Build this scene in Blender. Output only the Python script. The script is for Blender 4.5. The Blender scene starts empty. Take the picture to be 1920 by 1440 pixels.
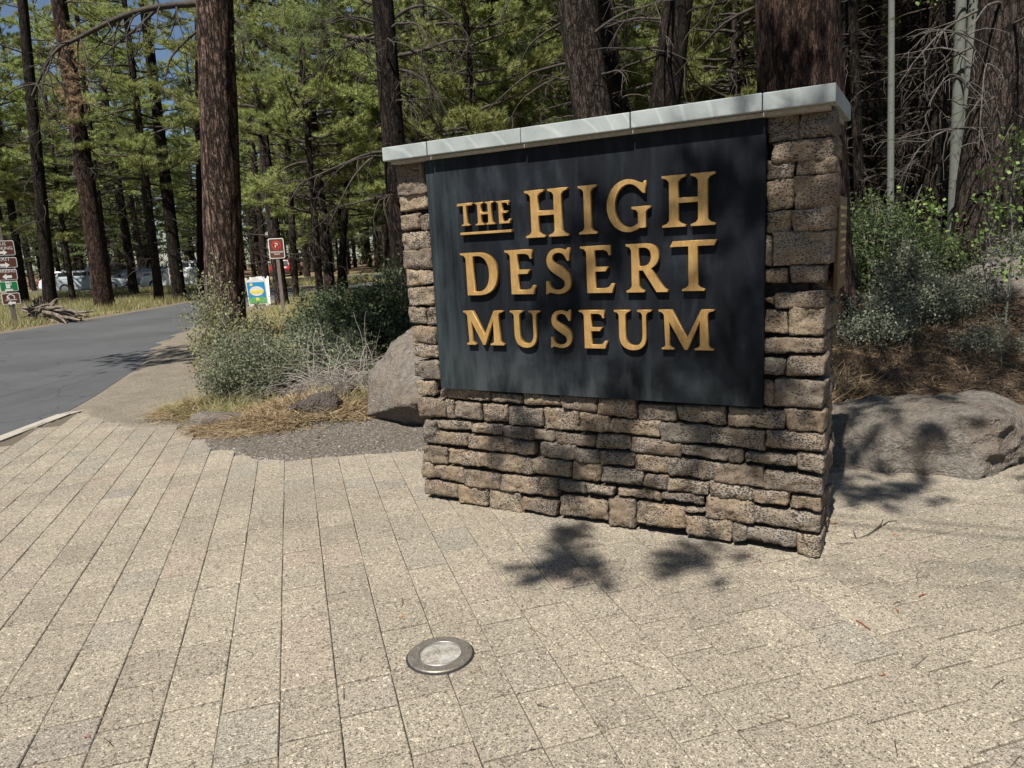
import bpy, bmesh, math, random
import numpy as np
from mathutils import Matrix, Vector, noise as mnoise

PI = math.pi
R = math.radians
random.seed(7)
rng = np.random.default_rng(7)
scene = bpy.context.scene
COL = scene.collection

# ------------------------------------------------------------------ camera
PITCH, ROLL, FPX, CAMH = 0.1878, -0.0535, 1361.25, 1.6
cf = np.array([0, math.cos(PITCH), -math.sin(PITCH)])
cu0 = np.array([0, math.sin(PITCH), math.cos(PITCH)])
cx0 = np.array([1.0, 0, 0])
cr = math.cos(ROLL) * cx0 + math.sin(ROLL) * cu0
cu = -math.sin(ROLL) * cx0 + math.cos(ROLL) * cu0
camd = bpy.data.cameras.new('camera')
cam = bpy.data.objects.new('camera', camd)
COL.objects.link(cam)
cam.matrix_world = Matrix(((cr[0], cu[0], -cf[0], 0), (cr[1], cu[1], -cf[1], 0), (cr[2], cu[2], -cf[2], CAMH), (0, 0, 0, 1)))
camd.sensor_width = 36
camd.lens = FPX / 1920 * 36
camd.clip_start = 0.05
camd.clip_end = 600
scene.camera = cam

# ------------------------------------------------------------------ light
SUN_AZ, SUN_EL = R(-153), R(54)
sdir = Vector((math.sin(SUN_AZ) * math.cos(SUN_EL), math.cos(SUN_AZ) * math.cos(SUN_EL), math.sin(SUN_EL)))
world = bpy.data.worlds.new("World")
scene.world = world
world.use_nodes = True
wn = world.node_tree
bg = wn.nodes['Background']
sky = wn.nodes.new('ShaderNodeTexSky')
sky.sky_type = 'NISHITA'
sky.sun_disc = False
sky.sun_elevation = SUN_EL
sky.sun_rotation = SUN_AZ
sky.altitude = 1200
wn.links.new(sky.outputs[0], bg.inputs[0])
bg.inputs[1].default_value = 0.05
sl = bpy.data.lights.new('sun', 'SUN')
sl.energy = 5.0
sl.angle = R(0.53)
sl.color = (1.0, 0.95, 0.87)
so = bpy.data.objects.new('sun', sl)
COL.objects.link(so)
so.rotation_euler = sdir.to_track_quat('Z', 'Y').to_euler()
so.location = (-10, -20, 40)
scene.view_settings.view_transform = 'Standard'
scene.view_settings.look = 'None'
scene.view_settings.exposure = 0.75
scene.view_settings.gamma = 1
scene.cycles.max_bounces = 6
scene.cycles.diffuse_bounces = 3
scene.cycles.glossy_bounces = 3
scene.cycles.transmission_bounces = 4
scene.cycles.caustics_reflective = False
scene.cycles.caustics_refractive = False

# ------------------------------------------------------------------ place helpers
def ray(px, py):
    d = cr * (px - 960) / FPX + cu * (720 - py) / FPX + cf
    return d / np.linalg.norm(d)
def ground(px, py, z=0.0):
    d = ray(px, py); t = (z - CAMH) / d[2]
    return np.array([d[0] * t, d[1] * t, z])
def at(px, py, Y):
    d = ray(px, py); t = Y / d[1]
    return np.array([d[0] * t, Y, CAMH + d[2] * t])

def sst(a, b, x):
    t = np.clip((x - a) / (b - a), 0, 1)
    return t * t * (3 - 2 * t)

# ------------------------------------------------------------------ object helpers
def link(name, me, mats=None, parent=None, loc=None, rotz=None, **props):
    o = bpy.data.objects.new(name, me)
    COL.objects.link(o)
    if mats is not None:
        if not isinstance(mats, (list, tuple)): mats = [mats]
        if len(me.materials) == 0:
            for m in mats: me.materials.append(m)
    if parent is not None: o.parent = parent
    if loc is not None: o.location = loc
    if rotz is not None: o.rotation_euler = (0, 0, rotz)
    for k, v in props.items(): o[k] = v
    return o
def thing(name, label, cat, loc=(0, 0, 0), rotz=0, group=None):
    o = bpy.data.objects.new(name, None)
    COL.objects.link(o)
    o.location = loc; o.rotation_euler = (0, 0, rotz)
    o.empty_display_size = 0.2
    o['label'] = label; o['category'] = cat
    if group: o['group'] = group
    return o
def tag(o, label, cat, group=None, kind=None):
    o['label'] = label; o['category'] = cat
    if group: o['group'] = group
    if kind: o['kind'] = kind
    return o
def copy_tree(o, parent=None):
    c = o.copy(); COL.objects.link(c)
    if parent is not None: c.parent = parent
    for ch in list(o.children): copy_tree(ch, c)
    return c

def npmesh(name, V, F, smooth=False, attr=None):
    """V (n,3), F (m,3) or (m,4) arrays"""
    V = np.asarray(V, dtype=np.float32); F = np.asarray(F, dtype=np.int32)
    me = bpy.data.meshes.new(name)
    k = F.shape[1]
    me.vertices.add(len(V)); me.vertices.foreach_set('co', V.ravel())
    me.loops.add(F.size); me.loops.foreach_set('vertex_index', F.ravel())
    me.polygons.add(len(F))
    me.polygons.foreach_set('loop_start', np.arange(0, F.size, k, dtype=np.int32))
    me.polygons.foreach_set('loop_total', np.full(len(F), k, dtype=np.int32))
    if smooth: me.polygons.foreach_set('use_smooth', np.ones(len(F), dtype=bool))
    me.update(calc_edges=True)
    if attr is not None:
        for an, arr in attr.items():
            a = me.color_attributes.new(an, 'FLOAT_COLOR', 'POINT')
            a.data.foreach_set('color', np.asarray(arr, dtype=np.float32).ravel())
    return me

class MB:
    """collects quads / polys with python lists"""
    def __init__(s): s.v = []; s.f = []
    def add(s, vs, fs):
        b = len(s.v); s.v += [tuple(v) for v in vs]; s.f += [tuple(b + i for i in f) for f in fs]
    def box(s, x0, y0, z0, x1, y1, z1):
        s.add([(x0,y0,z0),(x1,y0,z0),(x1,y1,z0),(x0,y1,z0),(x0,y0,z1),(x1,y0,z1),(x1,y1,z1),(x0,y1,z1)],
              [(0,3,2,1),(4,5,6,7),(0,1,5,4),(1,2,6,5),(2,3,7,6),(3,0,4,7)])
    def cyl(s, c, r, h, n=16, axis='z', r2=None):
        r2 = r if r2 is None else r2
        vs = []
        for k, (rr, t) in enumerate(((r, 0), (r2, h))):
            for i in range(n):
                a = 2 * PI * i / n; p = (rr * math.cos(a), rr * math.sin(a), t)
                if axis == 'y': p = (p[0], p[2], p[1])
                if axis == 'x': p = (p[2], p[0], p[1])
                vs.append((p[0] + c[0], p[1] + c[1], p[2] + c[2]))
        fs = [(i, (i + 1) % n, n + (i + 1) % n, n + i) for i in range(n)]
        fs += [tuple(range(n))[::-1], tuple(range(n, 2 * n))]
        s.add(vs, fs)
    def prism(s, poly, z0, z1):
        n = len(poly)
        s.add([(x, y, z0) for x, y in poly] + [(x, y, z1) for x, y in poly],
              [tuple(range(n))[::-1], tuple(range(n, 2 * n))] + [(i, (i + 1) % n, n + (i + 1) % n, n + i) for i in range(n)])
    def mesh(s, name, smooth=False, bevel=0, M=None):
        me = bpy.data.meshes.new(name)
        me.from_pydata(s.v, [], s.f)
        bm = bmesh.new(); bm.from_mesh(me)
        bmesh.ops.recalc_face_normals(bm, faces=bm.faces)
        if bevel:
            bmesh.ops.bevel(bm, geom=bm.edges, offset=bevel, segments=2, affect='EDGES', profile=0.5)
        if M is not None: bmesh.ops.transform(bm, matrix=M, verts=bm.verts)
        bm.to_mesh(me); bm.free()
        if smooth: me.polygons.foreach_set('use_smooth', np.ones(len(me.polygons), dtype=bool))
        me.update()
        return me

def tubes(paths, k=5):
    """paths: list of (pts Nx3, radii N). returns V,F(quads)"""
    Vs, Fs, base = [], [], 0
    ang = np.arange(k) * 2 * PI / k
    for pts, rad in paths:
        P = np.asarray(pts, float); r = np.asarray(rad, float); n = len(P)
        T = np.gradient(P, axis=0); T /= np.linalg.norm(T, axis=1)[:, None] + 1e-9
        ref = np.array([0, 0, 1.0]) if abs(T[0][2]) < 0.9 else np.array([1.0, 0, 0])
        A = np.cross(T, ref); A /= np.linalg.norm(A, axis=1)[:, None] + 1e-9
        B = np.cross(T, A)
        ring = P[:, None, :] + r[:, None, None] * (np.cos(ang)[None, :, None] * A[:, None, :] + np.sin(ang)[None, :, None] * B[:, None, :])
        Vs.append(ring.reshape(-1, 3))
        i = np.arange(n - 1)[:, None] * k; j = np.arange(k)[None, :]; j2 = (j + 1) % k
        F = np.stack([i + j, i + j2, i + k + j2, i + k + j], -1).reshape(-1, 4) + base
        Fs.append(F); base += n * k
    return np.concatenate(Vs), np.concatenate(Fs)

def nrm(v): return v / (np.linalg.norm(v, axis=-1, keepdims=True) + 1e-9)

def needles(C, D, nn, length, width, spread, rg, lenvar=0.35, hollow=0.0):
    """tufts at C (N,3) in directions D (N,3): nn thin triangles each"""
    N = len(C)
    d = nrm(D[:, None, :] + spread * rg.normal(size=(N, nn, 3)))
    L = length * (1 - lenvar * rg.random((N, nn, 1)))
    b = C[:, None, :] + d * hollow + D[:, None, :] * (rg.random((N, nn, 1)) - 0.6) * length * 0.7
    s = nrm(np.cross(d, rg.normal(size=(N, nn, 3)) + np.array([0, 0, 1.1])))
    tip = b + d * L
    V = np.stack([b - s * width / 2, b + s * width / 2, tip], 2).reshape(-1, 3)
    F = np.arange(len(V)).reshape(-1, 3)
    return V, F

def leaves(C, nl, size, scatter, rg, long=1.6, up=0.3):
    """small leaf quads (diamond) scattered about C"""
    N = len(C)
    c = C[:, None, :] + scatter * rg.normal(size=(N, nl, 3))
    d = nrm(rg.normal(size=(N, nl, 3)) + np.array([0, 0, up]))
    s = nrm(np.cross(d, rg.normal(size=(N, nl, 3))))
    sz = size * (0.6 + 0.8 * rg.random((N, nl, 1)))
    V = np.stack([c - d * sz * long / 2, c + s * sz / 2, c + d * sz * long / 2, c - s * sz / 2], 2).reshape(-1, 3)
    return V, np.arange(len(V)).reshape(-1, 4)

# ------------------------------------------------------------------ materials
class NT:
    def __init__(s, name):
        m = bpy.data.materials.new(name); m.use_nodes = True
        s.m = m; s.t = m.node_tree; s.b = s.t.nodes['Principled BSDF']; s.out = s.t.nodes['Material Output']
        s.tc = None
    def n(s, typ, **kw):
        nd = s.t.nodes.new(typ)
        for k, v in kw.items(): setattr(nd, k, v)
        return nd
    def l(s, a, b): s.t.links.new(a, b)
    def coord(s, which='Object', scale=(1, 1, 1), rnd=False):
        if s.tc is None: s.tc = s.n('ShaderNodeTexCoord')
        mp = s.n('ShaderNodeMapping'); mp.inputs['Scale'].default_value = scale
        s.l(s.tc.outputs[which], mp.inputs['Vector'])
        if rnd:
            oi = s.n('ShaderNodeObjectInfo')
            mu = s.n('ShaderNodeVectorMath', operation='SCALE'); mu.inputs[0].default_value = (37, 51, 23)
            s.l(oi.outputs['Random'], mu.inputs['Scale']); s.l(mu.outputs[0], mp.inputs['Location'])
        return mp.outputs[0]
    def world(s, scale=(1, 1, 1)):
        g = s.n('ShaderNodeNewGeometry'); mp = s.n('ShaderNodeMapping'); mp.inputs['Scale'].default_value = scale
        s.l(g.outputs['Position'], mp.inputs['Vector']); return mp.outputs[0]
    def noise(s, vec, scale, detail=4, rough=0.55, dist=0.0):
        nd = s.n('ShaderNodeTexNoise'); s.l(vec, nd.inputs['Vector'])
        nd.inputs['Scale'].default_value = scale; nd.inputs['Detail'].default_value = detail
        nd.inputs['Roughness'].default_value = rough; nd.inputs['Distortion'].default_value = dist
        return nd.outputs['Fac']
    def voro(s, vec, scale, feature='F1', out='Distance', rand=1.0):
        nd = s.n('ShaderNodeTexVoronoi', feature=feature); s.l(vec, nd.inputs['Vector'])
        nd.inputs['Scale'].default_value = scale; nd.inputs['Randomness'].default_value = rand
        return nd.outputs[out]
    def ramp(s, fac, stops, interp='LINEAR'):
        nd = s.n('ShaderNodeValToRGB'); s.l(fac, nd.inputs[0]); cr_ = nd.color_ramp; cr_.interpolation = interp
        while len(cr_.elements) < len(stops): cr_.elements.new(0.5)
        for e, (p, c) in zip(cr_.elements, stops):
            e.position = p; e.color = (c, c, c, 1) if isinstance(c, (int, float)) else (*c, 1)
        return nd.outputs[0]
    def mix(s, fac, a, b, mode='MIX'):
        nd = s.n('ShaderNodeMix', data_type='RGBA', blend_type=mode)
        for inp, v in ((0, fac), (6, a), (7, b)):
            if isinstance(v, (int, float)): nd.inputs[inp].default_value = v if inp == 0 else (v, v, v, 1)
            elif isinstance(v, tuple): nd.inputs[inp].default_value = (*v, 1)
            else: s.l(v, nd.inputs[inp])
        return nd.outputs[2]
    def math(s, op, a, b=0.0, c=0.0):
        nd = s.n('ShaderNodeMath', operation=op)
        for i, v in enumerate((a, b, c)):
            if isinstance(v, (int, float)): nd.inputs[i].default_value = v
            else: s.l(v, nd.inputs[i])
        return nd.outputs[0]
    def rnd(s):
        return s.n('ShaderNodeObjectInfo').outputs['Random']
    def bump(s, h, strength=0.5, dist=0.01, prev=None):
        nd = s.n('ShaderNodeBump'); s.l(h, nd.inputs['Height'])
        nd.inputs['Strength'].default_value = strength; nd.inputs['Distance'].default_value = dist
        if prev is not None: s.l(prev, nd.inputs['Normal'])
        return nd.outputs[0]
    def fin(s, col=None, rough=None, nor=None, metal=0.0, spec=None, trans=None):
        b = s.b
        if col is not None:
            if isinstance(col, tuple): b.inputs['Base Color'].default_value = (*col, 1)
            else: s.l(col, b.inputs['Base Color'])
        if rough is not None:
            if isinstance(rough, (int, float)): b.inputs['Roughness'].default_value = rough
            else: s.l(rough, b.inputs['Roughness'])
        if nor is not None: s.l(nor, b.inputs['Normal'])
        b.inputs['Metallic'].default_value = metal
        if spec is not None: b.inputs['Specular IOR Level'].default_value = spec
        return s.m

def simple(name, col, rough=0.6, metal=0.0, spec=0.4, var=0.12, vscale=14):
    t = NT(name); v = t.coord()
    n = t.noise(v, vscale, 4)
    dark = tuple(c * (1 - var * 2) for c in col); lite = tuple(min(1, c * (1 + var)) for c in col)
    c = t.ramp(n, [(0.3, dark), (0.7, lite)])
    return t.fin(c, rough, t.bump(n, 0.15, 0.002), metal, spec)

def mat_leaf(name, stops, trans=0.35, rough=0.55, randobj=0.25):
    t = NT(name)
    g = t.n('ShaderNodeNewGeometry')
    fac = t.math('MULTIPLY', g.outputs['Random Per Island'], 1.0)
    c = t.ramp(fac, stops)
    if randobj:
        v = t.math('MULTIPLY_ADD', t.rnd(), randobj * 2, 1 - randobj)
        hs = t.n('ShaderNodeHueSaturation'); t.l(c, hs.inputs['Color']); t.l(v, hs.inputs['Value'])
        t.l(t.math('MULTIPLY_ADD', t.rnd(), 0.03, 0.485), hs.inputs['Hue'])
        c = hs.outputs[0]
    t.fin(c, rough, spec=0.25)
    tr = t.n('ShaderNodeBsdfTranslucent'); t.l(c, tr.inputs[0])
    mx = t.n('ShaderNodeMixShader'); mx.inputs[0].default_value = trans
    t.l(t.b.outputs[0], mx.inputs[1]); t.l(tr.outputs[0], mx.inputs[2]); t.l(mx.outputs[0], t.out.inputs[0])
    return t.m

M = {}
def build_materials():
    # vesicular lava stone
    t = NT('lava_stone'); v = t.coord('Object', rnd=True)
    warp = t.noise(v, 9, 3)
    p = t.voro(t.coord('Object', (1, 1, 1.9), rnd=True), 90); p2 = t.voro(t.coord('Object', (1, 1, 2.2), rnd=True), 38); nz = t.noise(v, 30, 6, 0.7)
    big = t.noise(v, 7, 5, .65)
    pr = t.math('MULTIPLY', t.noise(v, 7, 2), 0.95)
    pits = t.math('LESS_THAN', p, t.math('MULTIPLY', pr, 0.78))
    pits2 = t.math('LESS_THAN', p2, t.math('MULTIPLY', t.math('SUBTRACT', t.noise(v, 11, 1), 0.38), 1.25))
    pt = t.math('MAXIMUM', pits, pits2)
    base = t.ramp(t.rnd(), [(0, (.118, .097, .077)), (.2, (.178, .134, .094)), (.4, (.235, .176, .118)), (.6, (.14, .121, .10)), (.8, (.27, .21, .143)), (1, (.19, .146, .106))])
    c = t.mix(t.ramp(nz, [(.3, 0.0), (.75, 1.0)]), t.mix(1.0, base, .62, 'MULTIPLY'), t.mix(1.0, base, 1.35, 'MULTIPLY'))
    c = t.mix(t.ramp(big, [(.45, 0.0), (.7, .6)]), c, (.26, .235, .21))
    c = t.mix(t.math('MULTIPLY', pt, .88), c, (.03, .023, .018))
    h = t.math('SUBTRACT', t.math('MULTIPLY', nz, .8), pt)
    M['lava'] = t.fin(c, .92, t.bump(h, 1.0, .009), spec=.2)
    # mortar core
    t = NT('dark_mortar'); v = t.coord(); n = t.noise(v, 30, 5)
    M['mortar'] = t.fin(t.ramp(n, [(.3, (.018, .015, .013)), (.7, (.05, .042, .035))]), .95, t.bump(n, .8, .01), spec=.1)
    # pavers: exposed aggregate
    def aggregate(name, rndc):
        t = NT(name); v = t.world()
        g = t.n('ShaderNodeNewGeometry')
        rr = t.rnd() if rndc else g.outputs['Random Per Island']
        c0 = t.ramp(rr, [(0, (.36, .312, .245)), (.25, (.412, .357, .279)), (.5, (.438, .382, .298)), (.7, (.402, .351, .276)), (.85, (.37, .333, .273)), (.95, (.445, .367, .29)), (1, (.335, .302, .253))])
        big = t.noise(v, 1.1, 4)
        c0 = t.mix(1.0, c0, t.ramp(big, [(.3, .57), (.7, .73)]), 'MULTIPLY')
        vc = t.n('ShaderNodeTexVoronoi'); t.l(v, vc.inputs['Vector']); vc.inputs['Scale'].default_value = 235
        sep = t.n('ShaderNodeSeparateColor'); t.l(vc.outputs['Color'], sep.inputs[0])
        grain = t.ramp(sep.outputs[0], [(0, .25), (.12, .45), (.22, .8), (.55, 1.0), (.86, 1.15), (.95, 1.5), (1, 1.8)])
        vc2 = t.n('ShaderNodeTexVoronoi'); t.l(v, vc2.inputs['Vector']); vc2.inputs['Scale'].default_value = 105
        sep2 = t.n('ShaderNodeSeparateColor'); t.l(vc2.outputs['Color'], sep2.inputs[0])
        g2 = t.ramp(sep2.outputs[1], [(0, .5), (.06, .62), (.1, 1.0), (.93, 1.0), (.96, 1.5), (1, 1.55)])
        c = t.mix(1.0, c0, grain, 'MULTIPLY'); c = t.mix(1.0, c, g2, 'MULTIPLY')
        fine = t.noise(v, 330, 3, .7)
        c = t.mix(1.0, c, t.ramp(fine, [(.3, .72), (.7, 1.25)]), 'MULTIPLY')
        st = t.noise(v, 3.3, 6, .65)
        c = t.mix(t.ramp(st, [(.62, 0.0), (.78, .35)]), c, (.16, .135, .11))
        h = t.math('ADD', t.math('MULTIPLY', sep.outputs[0], .5), fine)
        return t.fin(c, .85, t.bump(h, .5, .0025), spec=.25)
    M['paver'] = aggregate('aggregate_paver', True)
    M['paver_far'] = aggregate('aggregate_paver_far', False)
    t = NT('joint_sand'); v = t.world(); n = t.noise(v, 160, 5, .7)
    M['sand'] = t.fin(t.ramp(n, [(.3, (.06, .05, .04)), (.7, (.16, .135, .105))]), .95, t.bump(n, .5, .004), spec=.1)
    t = NT('concrete_kerb'); v = t.world(); n = t.noise(v, 60, 6, .7); n2 = t.noise(v, 2, 3)
    M['kerb'] = t.fin(t.mix(1.0, t.ramp(n, [(.3, (.26, .235, .20)), (.7, (.42, .39, .335))]), t.ramp(n2, [(.3, .8), (.7, 1.1)]), 'MULTIPLY'), .9, t.bump(n, .4, .003), spec=.2)
    # asphalt
    t = NT('asphalt'); v = t.world(); n = t.noise(v, 150, 4, .7); n2 = t.noise(v, .45, 5, .6); n3 = t.noise(v, 5, 4)
    vc = t.voro(v, 90)
    c = t.ramp(n, [(.25, (.05, .052, .055)), (.75, (.10, .102, .106))])
    c = t.mix(1.0, c, t.ramp(n2, [(.3, .8), (.7, 1.2)]), 'MULTIPLY')
    c = t.mix(t.ramp(n3, [(.55, 0.0), (.8, .22)]), c, (.17, .155, .135)); ck = t.n('ShaderNodeTexVoronoi', feature='DISTANCE_TO_EDGE'); wv = t.n('ShaderNodeVectorMath', operation='ADD'); wn_ = t.n('ShaderNodeTexNoise'); t.l(v, wn_.inputs['Vector']); wn_.inputs['Scale'].default_value = 1.3; wn_.inputs['Detail'].default_value = 6; t.l(v, wv.inputs[0]); t.l(wn_.outputs['Color'], wv.inputs[1]); t.l(wv.outputs[0], ck.inputs['Vector']); ck.inputs['Scale'].default_value = .33; c = t.mix(t.ramp(ck.outputs['Distance'], [(.0, .8), (.006, 0.0)]), c, (.03, .03, .03))
    M['asphalt'] = t.fin(c, .82, t.bump(t.math('ADD', n, vc), .5, .004), spec=.3)
    # terrain with zones
    t = NT('ground_soil'); v = t.world()
    a = t.n('ShaderNodeVertexColor', layer_name='zone'); sp = t.n('ShaderNodeSeparateColor'); t.l(a.outputs[0], sp.inputs[0])
    n = t.noise(v, 55, 6, .75); n2 = t.noise(v, 2.5, 5, .6); n4 = t.noise(v, .4, 4)
    gv = t.n('ShaderNodeTexVoronoi'); t.l(v, gv.inputs['Vector']); gv.inputs['Scale'].default_value = 85
    gs = t.n('ShaderNodeSeparateColor'); t.l(gv.outputs['Color'], gs.inputs[0])
    duff = t.mix(t.ramp(n, [(.3, 0.0), (.7, 1.0)]), (.085, .055, .032), (.26, .18, .10))
    duff = t.mix(t.ramp(n2, [(.35, .0), (.7, .7)]), duff, (.13, .10, .075))
    cinder = t.mix(1.0, t.ramp(gs.outputs[0], [(0, (.07, .06, .05)), (.5, (.13, .113, .095)), (.9, (.18, .158, .134)), (.95, (.27, .24, .21)), (1, (.40, .36, .32))]), t.ramp(n, [(.3, .65), (.7, 1.2)]), 'MULTIPLY')
    dust = t.mix(1.0, t.ramp(gs.outputs[0], [(0, (.14, .12, .095)), (.5, (.21, .182, .142)), (1, (.28, .248, .20))]), t.ramp(n, [(.3, .72), (.7, 1.15)]), 'MULTIPLY')
    dust = t.mix(1.0, dust, t.ramp(n2, [(.3, .82), (.7, 1.08)]), 'MULTIPLY')
    grass = t.mix(t.ramp(n, [(.3, 0.0), (.7, 1.0)]), (.15, .13, .06), (.34, .29, .15))
    grass = t.mix(t.ramp(n4, [(.45, 0.0), (.6, .8)]), grass, (.13, .15, .05))
    c = t.mix(sp.outputs[0], duff, cinder); c = t.mix(sp.outputs[1], c, dust); c = t.mix(sp.outputs[2], c, grass)
    M['soil'] = t.fin(c, .95, t.bump(t.math('ADD', n, t.math('MULTIPLY', gs.outputs[0], .4)), .8, .012), spec=.1)
    # bark: ponderosa plates
    def bark(name, plate, plate2, furrow, sx=9, sz=1.7, st=.9, wide=1.0):
        t = NT(name); v = t.coord('Object', (sx, sx, sz)); vf = t.coord('Object', (1, 1, .3))
        wv = t.n('ShaderNodeTexNoise'); t.l(v, wv.inputs['Vector']); wv.inputs['Scale'].default_value = .8; wv.inputs['Detail'].default_value = 5; wv.inputs['Roughness'].default_value = .65
        sc = t.n('ShaderNodeVectorMath', operation='SCALE'); t.l(wv.outputs['Color'], sc.inputs[0]); sc.inputs['Scale'].default_value = 1.9
        add = t.n('ShaderNodeVectorMath', operation='ADD'); t.l(v, add.inputs[0]); t.l(sc.outputs[0], add.inputs[1])
        e = t.voro(add.outputs[0], 1.05, 'DISTANCE_TO_EDGE'); e2 = t.voro(add.outputs[0], 3.9, 'DISTANCE_TO_EDGE')
        nn = t.noise(v, 2.2, 7, .7); fine = t.noise(vf, 60, 7, .75); fl = t.noise(t.coord('Object', (1, 1, .12)), 38, 4, .6)
        rid = t.math('ABSOLUTE', t.math('SUBTRACT', nn, .5))
        k = t.math('ADD', t.math('MINIMUM', e, t.math('MULTIPLY', rid, 4.5)), t.math('MULTIPLY', t.math('SUBTRACT', fine, .5), .35))
        crack = t.ramp(k, [(-.0, 0.0), (.045 * wide, .25), (.12 * wide, 1.0)])
        c2 = t.ramp(e2, [(.0, .5), (.08, 1.0)])
        pl = t.mix(t.ramp(t.noise(vf, 13, 5, .7), [(.35, 0.0), (.65, 1.0)]), plate, plate2)
        pl = t.mix(1.0, pl, t.ramp(fine, [(.28, .4), (.72, 1.6)]), 'MULTIPLY'); pl = t.mix(1.0, pl, c2, 'MULTIPLY')
        pl = t.mix(1.0, pl, t.ramp(fl, [(.3, .6), (.7, 1.25)]), 'MULTIPLY')
        c = t.mix(crack, furrow, pl)
        h = t.math('ADD', t.math('MULTIPLY', crack, 1.0), t.math('ADD', t.math('MULTIPLY', fine, .6), t.math('MULTIPLY', c2, .3)))
        return t.fin(c, .92, t.bump(h, st, .04), spec=.1)
    M['bark'] = bark('pine_bark', (.26, .175, .135), (.15, .105, .085), (.009, .007, .006), wide=1.5)
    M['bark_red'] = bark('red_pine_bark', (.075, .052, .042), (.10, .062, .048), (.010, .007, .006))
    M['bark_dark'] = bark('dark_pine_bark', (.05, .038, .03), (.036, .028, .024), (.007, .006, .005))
    M['bark_grey'] = bark('grey_brown_bark', (.10, .077, .063), (.065, .052, .046), (.009, .007, .006), 11, 2.6)
    t = NT('aspen_bark'); v = t.coord('Object', (5, 5, 22)); n = t.noise(v, 1.1, 4, .7); v2 = t.coord('Object', (1, 1, 1.2)); n2 = t.noise(v2, 7, 5)
    c = t.mix(t.ramp(n, [(.6, 0.0), (.66, .9)]), (.12, .128, .114), (.045, .04, .035))
    c = t.mix(t.ramp(n2, [(.45, 0.0), (.7, .7)]), c, (.11, .117, .098))
    M['aspen'] = t.fin(c, .8, t.bump(n, .4, .006), spec=.2)
    M['deadwood'] = simple('dead_branch_wood', (.055, .044, .037), .9, var=.3)
    M['palewood'] = simple('pale_dead_wood', (.095, .085, .074), .9, var=.3)
    M['stumpwood'] = simple('weathered_root_wood', (.17, .14, .11), .9, var=.45, vscale=5)
    M['pine'] = mat_leaf('pine_needles', [(0, (.15, .18, .055)), (.35, (.28, .325, .105)), (.7, (.40, .445, .165)), (.94, (.52, .55, .25)), (1, (.42, .33, .17))], .5)
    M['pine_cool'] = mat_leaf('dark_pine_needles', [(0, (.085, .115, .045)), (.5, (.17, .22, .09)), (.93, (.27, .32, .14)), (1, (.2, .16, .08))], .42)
    M['pine_dead'] = mat_leaf('dead_pine_needles', [(0, (.14, .085, .05)), (.5, (.27, .17, .11)), (1, (.36, .25, .17))], .25)
    M['sage'] = mat_leaf('sage_leaves', [(0, (.10, .12, .072)), (.5, (.155, .175, .105)), (1, (.23, .245, .155))], .25, randobj=.15)
    M['yellowleaf'] = mat_leaf('yellow_green_shrub_leaves', [(0, (.13, .14, .065)), (.5, (.21, .215, .11)), (1, (.31, .30, .165))], .3, randobj=.1)
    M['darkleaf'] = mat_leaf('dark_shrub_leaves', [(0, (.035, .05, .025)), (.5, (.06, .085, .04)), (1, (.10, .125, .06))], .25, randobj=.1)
    M['greenleaf'] = mat_leaf('green_shrub_leaves', [(0, (.035, .055, .02)), (.5, (.075, .105, .04)), (1, (.16, .20, .075))], .4, randobj=.15)
    M['aspenleaf'] = mat_leaf('aspen_leaves', [(0, (.13, .22, .05)), (.5, (.22, .34, .09)), (1, (.34, .44, .15))], .45, randobj=.1)
    M['greyleaf'] = mat_leaf('grey_green_shrub_leaves', [(0, (.06, .07, .05)), (.5, (.115, .13, .09)), (1, (.21, .225, .16))], .25, randobj=.1)
    M['twig'] = mat_leaf('grey_dry_twigs', [(0, (.17, .145, .125)), (.5, (.28, .25, .22)), (1, (.42, .38, .34))], .0, .9, randobj=0)
    M['litter'] = mat_leaf('orange_pine_needle_litter', [(0, (.10, .07, .04)), (.45, (.26, .185, .10)), (1, (.44, .345, .215))], .1, .7, randobj=0)
    M['litter_brown'] = mat_leaf('brown_pine_needle_litter', [(0, (.035, .024, .017)), (.5, (.085, .06, .042)), (1, (.19, .145, .10))], .1, .7, randobj=0)
    M['drygrass'] = mat_leaf('dry_grass_blades', [(0, (.15, .17, .06)), (.4, (.28, .26, .12)), (1, (.44, .39, .22))], .3, randobj=0)
    # boulders
    t = NT('boulder_rock'); v = t.coord('Object'); n = t.noise(v, 26, 8, .72); n2 = t.noise(v, 2.6, 4); p = t.voro(v, 60)
    c = t.ramp(n, [(.25, (.09, .08, .068)), (.5, (.20, .18, .156)), (.75, (.31, .283, .25))])
    c = t.mix(t.ramp(n2, [(.42, 0.0), (.65, .55)]), c, (.18, .135, .098)); c = t.mix(t.ramp(t.noise(v, 7, 6, .7), [(.35, .55), (.5, 0.0)]), c, (.06, .05, .042)); c = t.mix(t.ramp(t.noise(v, 110, 4, .8), [(.6, 0.0), (.7, .5)]), c, (.45, .42, .37))
    h = t.math('ADD', n, t.math('MULTIPLY', p, .35))
    M['boulder'] = t.fin(c, .93, t.bump(h, 1.0, .045), spec=.15)
    t = NT('dark_lava_rock'); v = t.coord('Object'); n = t.noise(v, 30, 7, .75); p = t.voro(v, 45)
    M['darkrock'] = t.fin(t.ramp(n, [(.3, (.04, .034, .03)), (.72, (.16, .135, .12))]), .95, t.bump(t.math('ADD', n, p), 1.0, .03), spec=.1)
    # cap stone with swirl saw marks
    t = NT('cap_stone'); v = t.coord('Object', rnd=True)
    wv = t.n('ShaderNodeTexWave', wave_type='RINGS', rings_direction='SPHERICAL'); t.l(v, wv.inputs['Vector'])
    wv.inputs['Scale'].default_value = 3.1; wv.inputs['Distortion'].default_value = 14; wv.inputs['Detail'].default_value = 1.5; wv.inputs['Detail Scale'].default_value = .55
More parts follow.
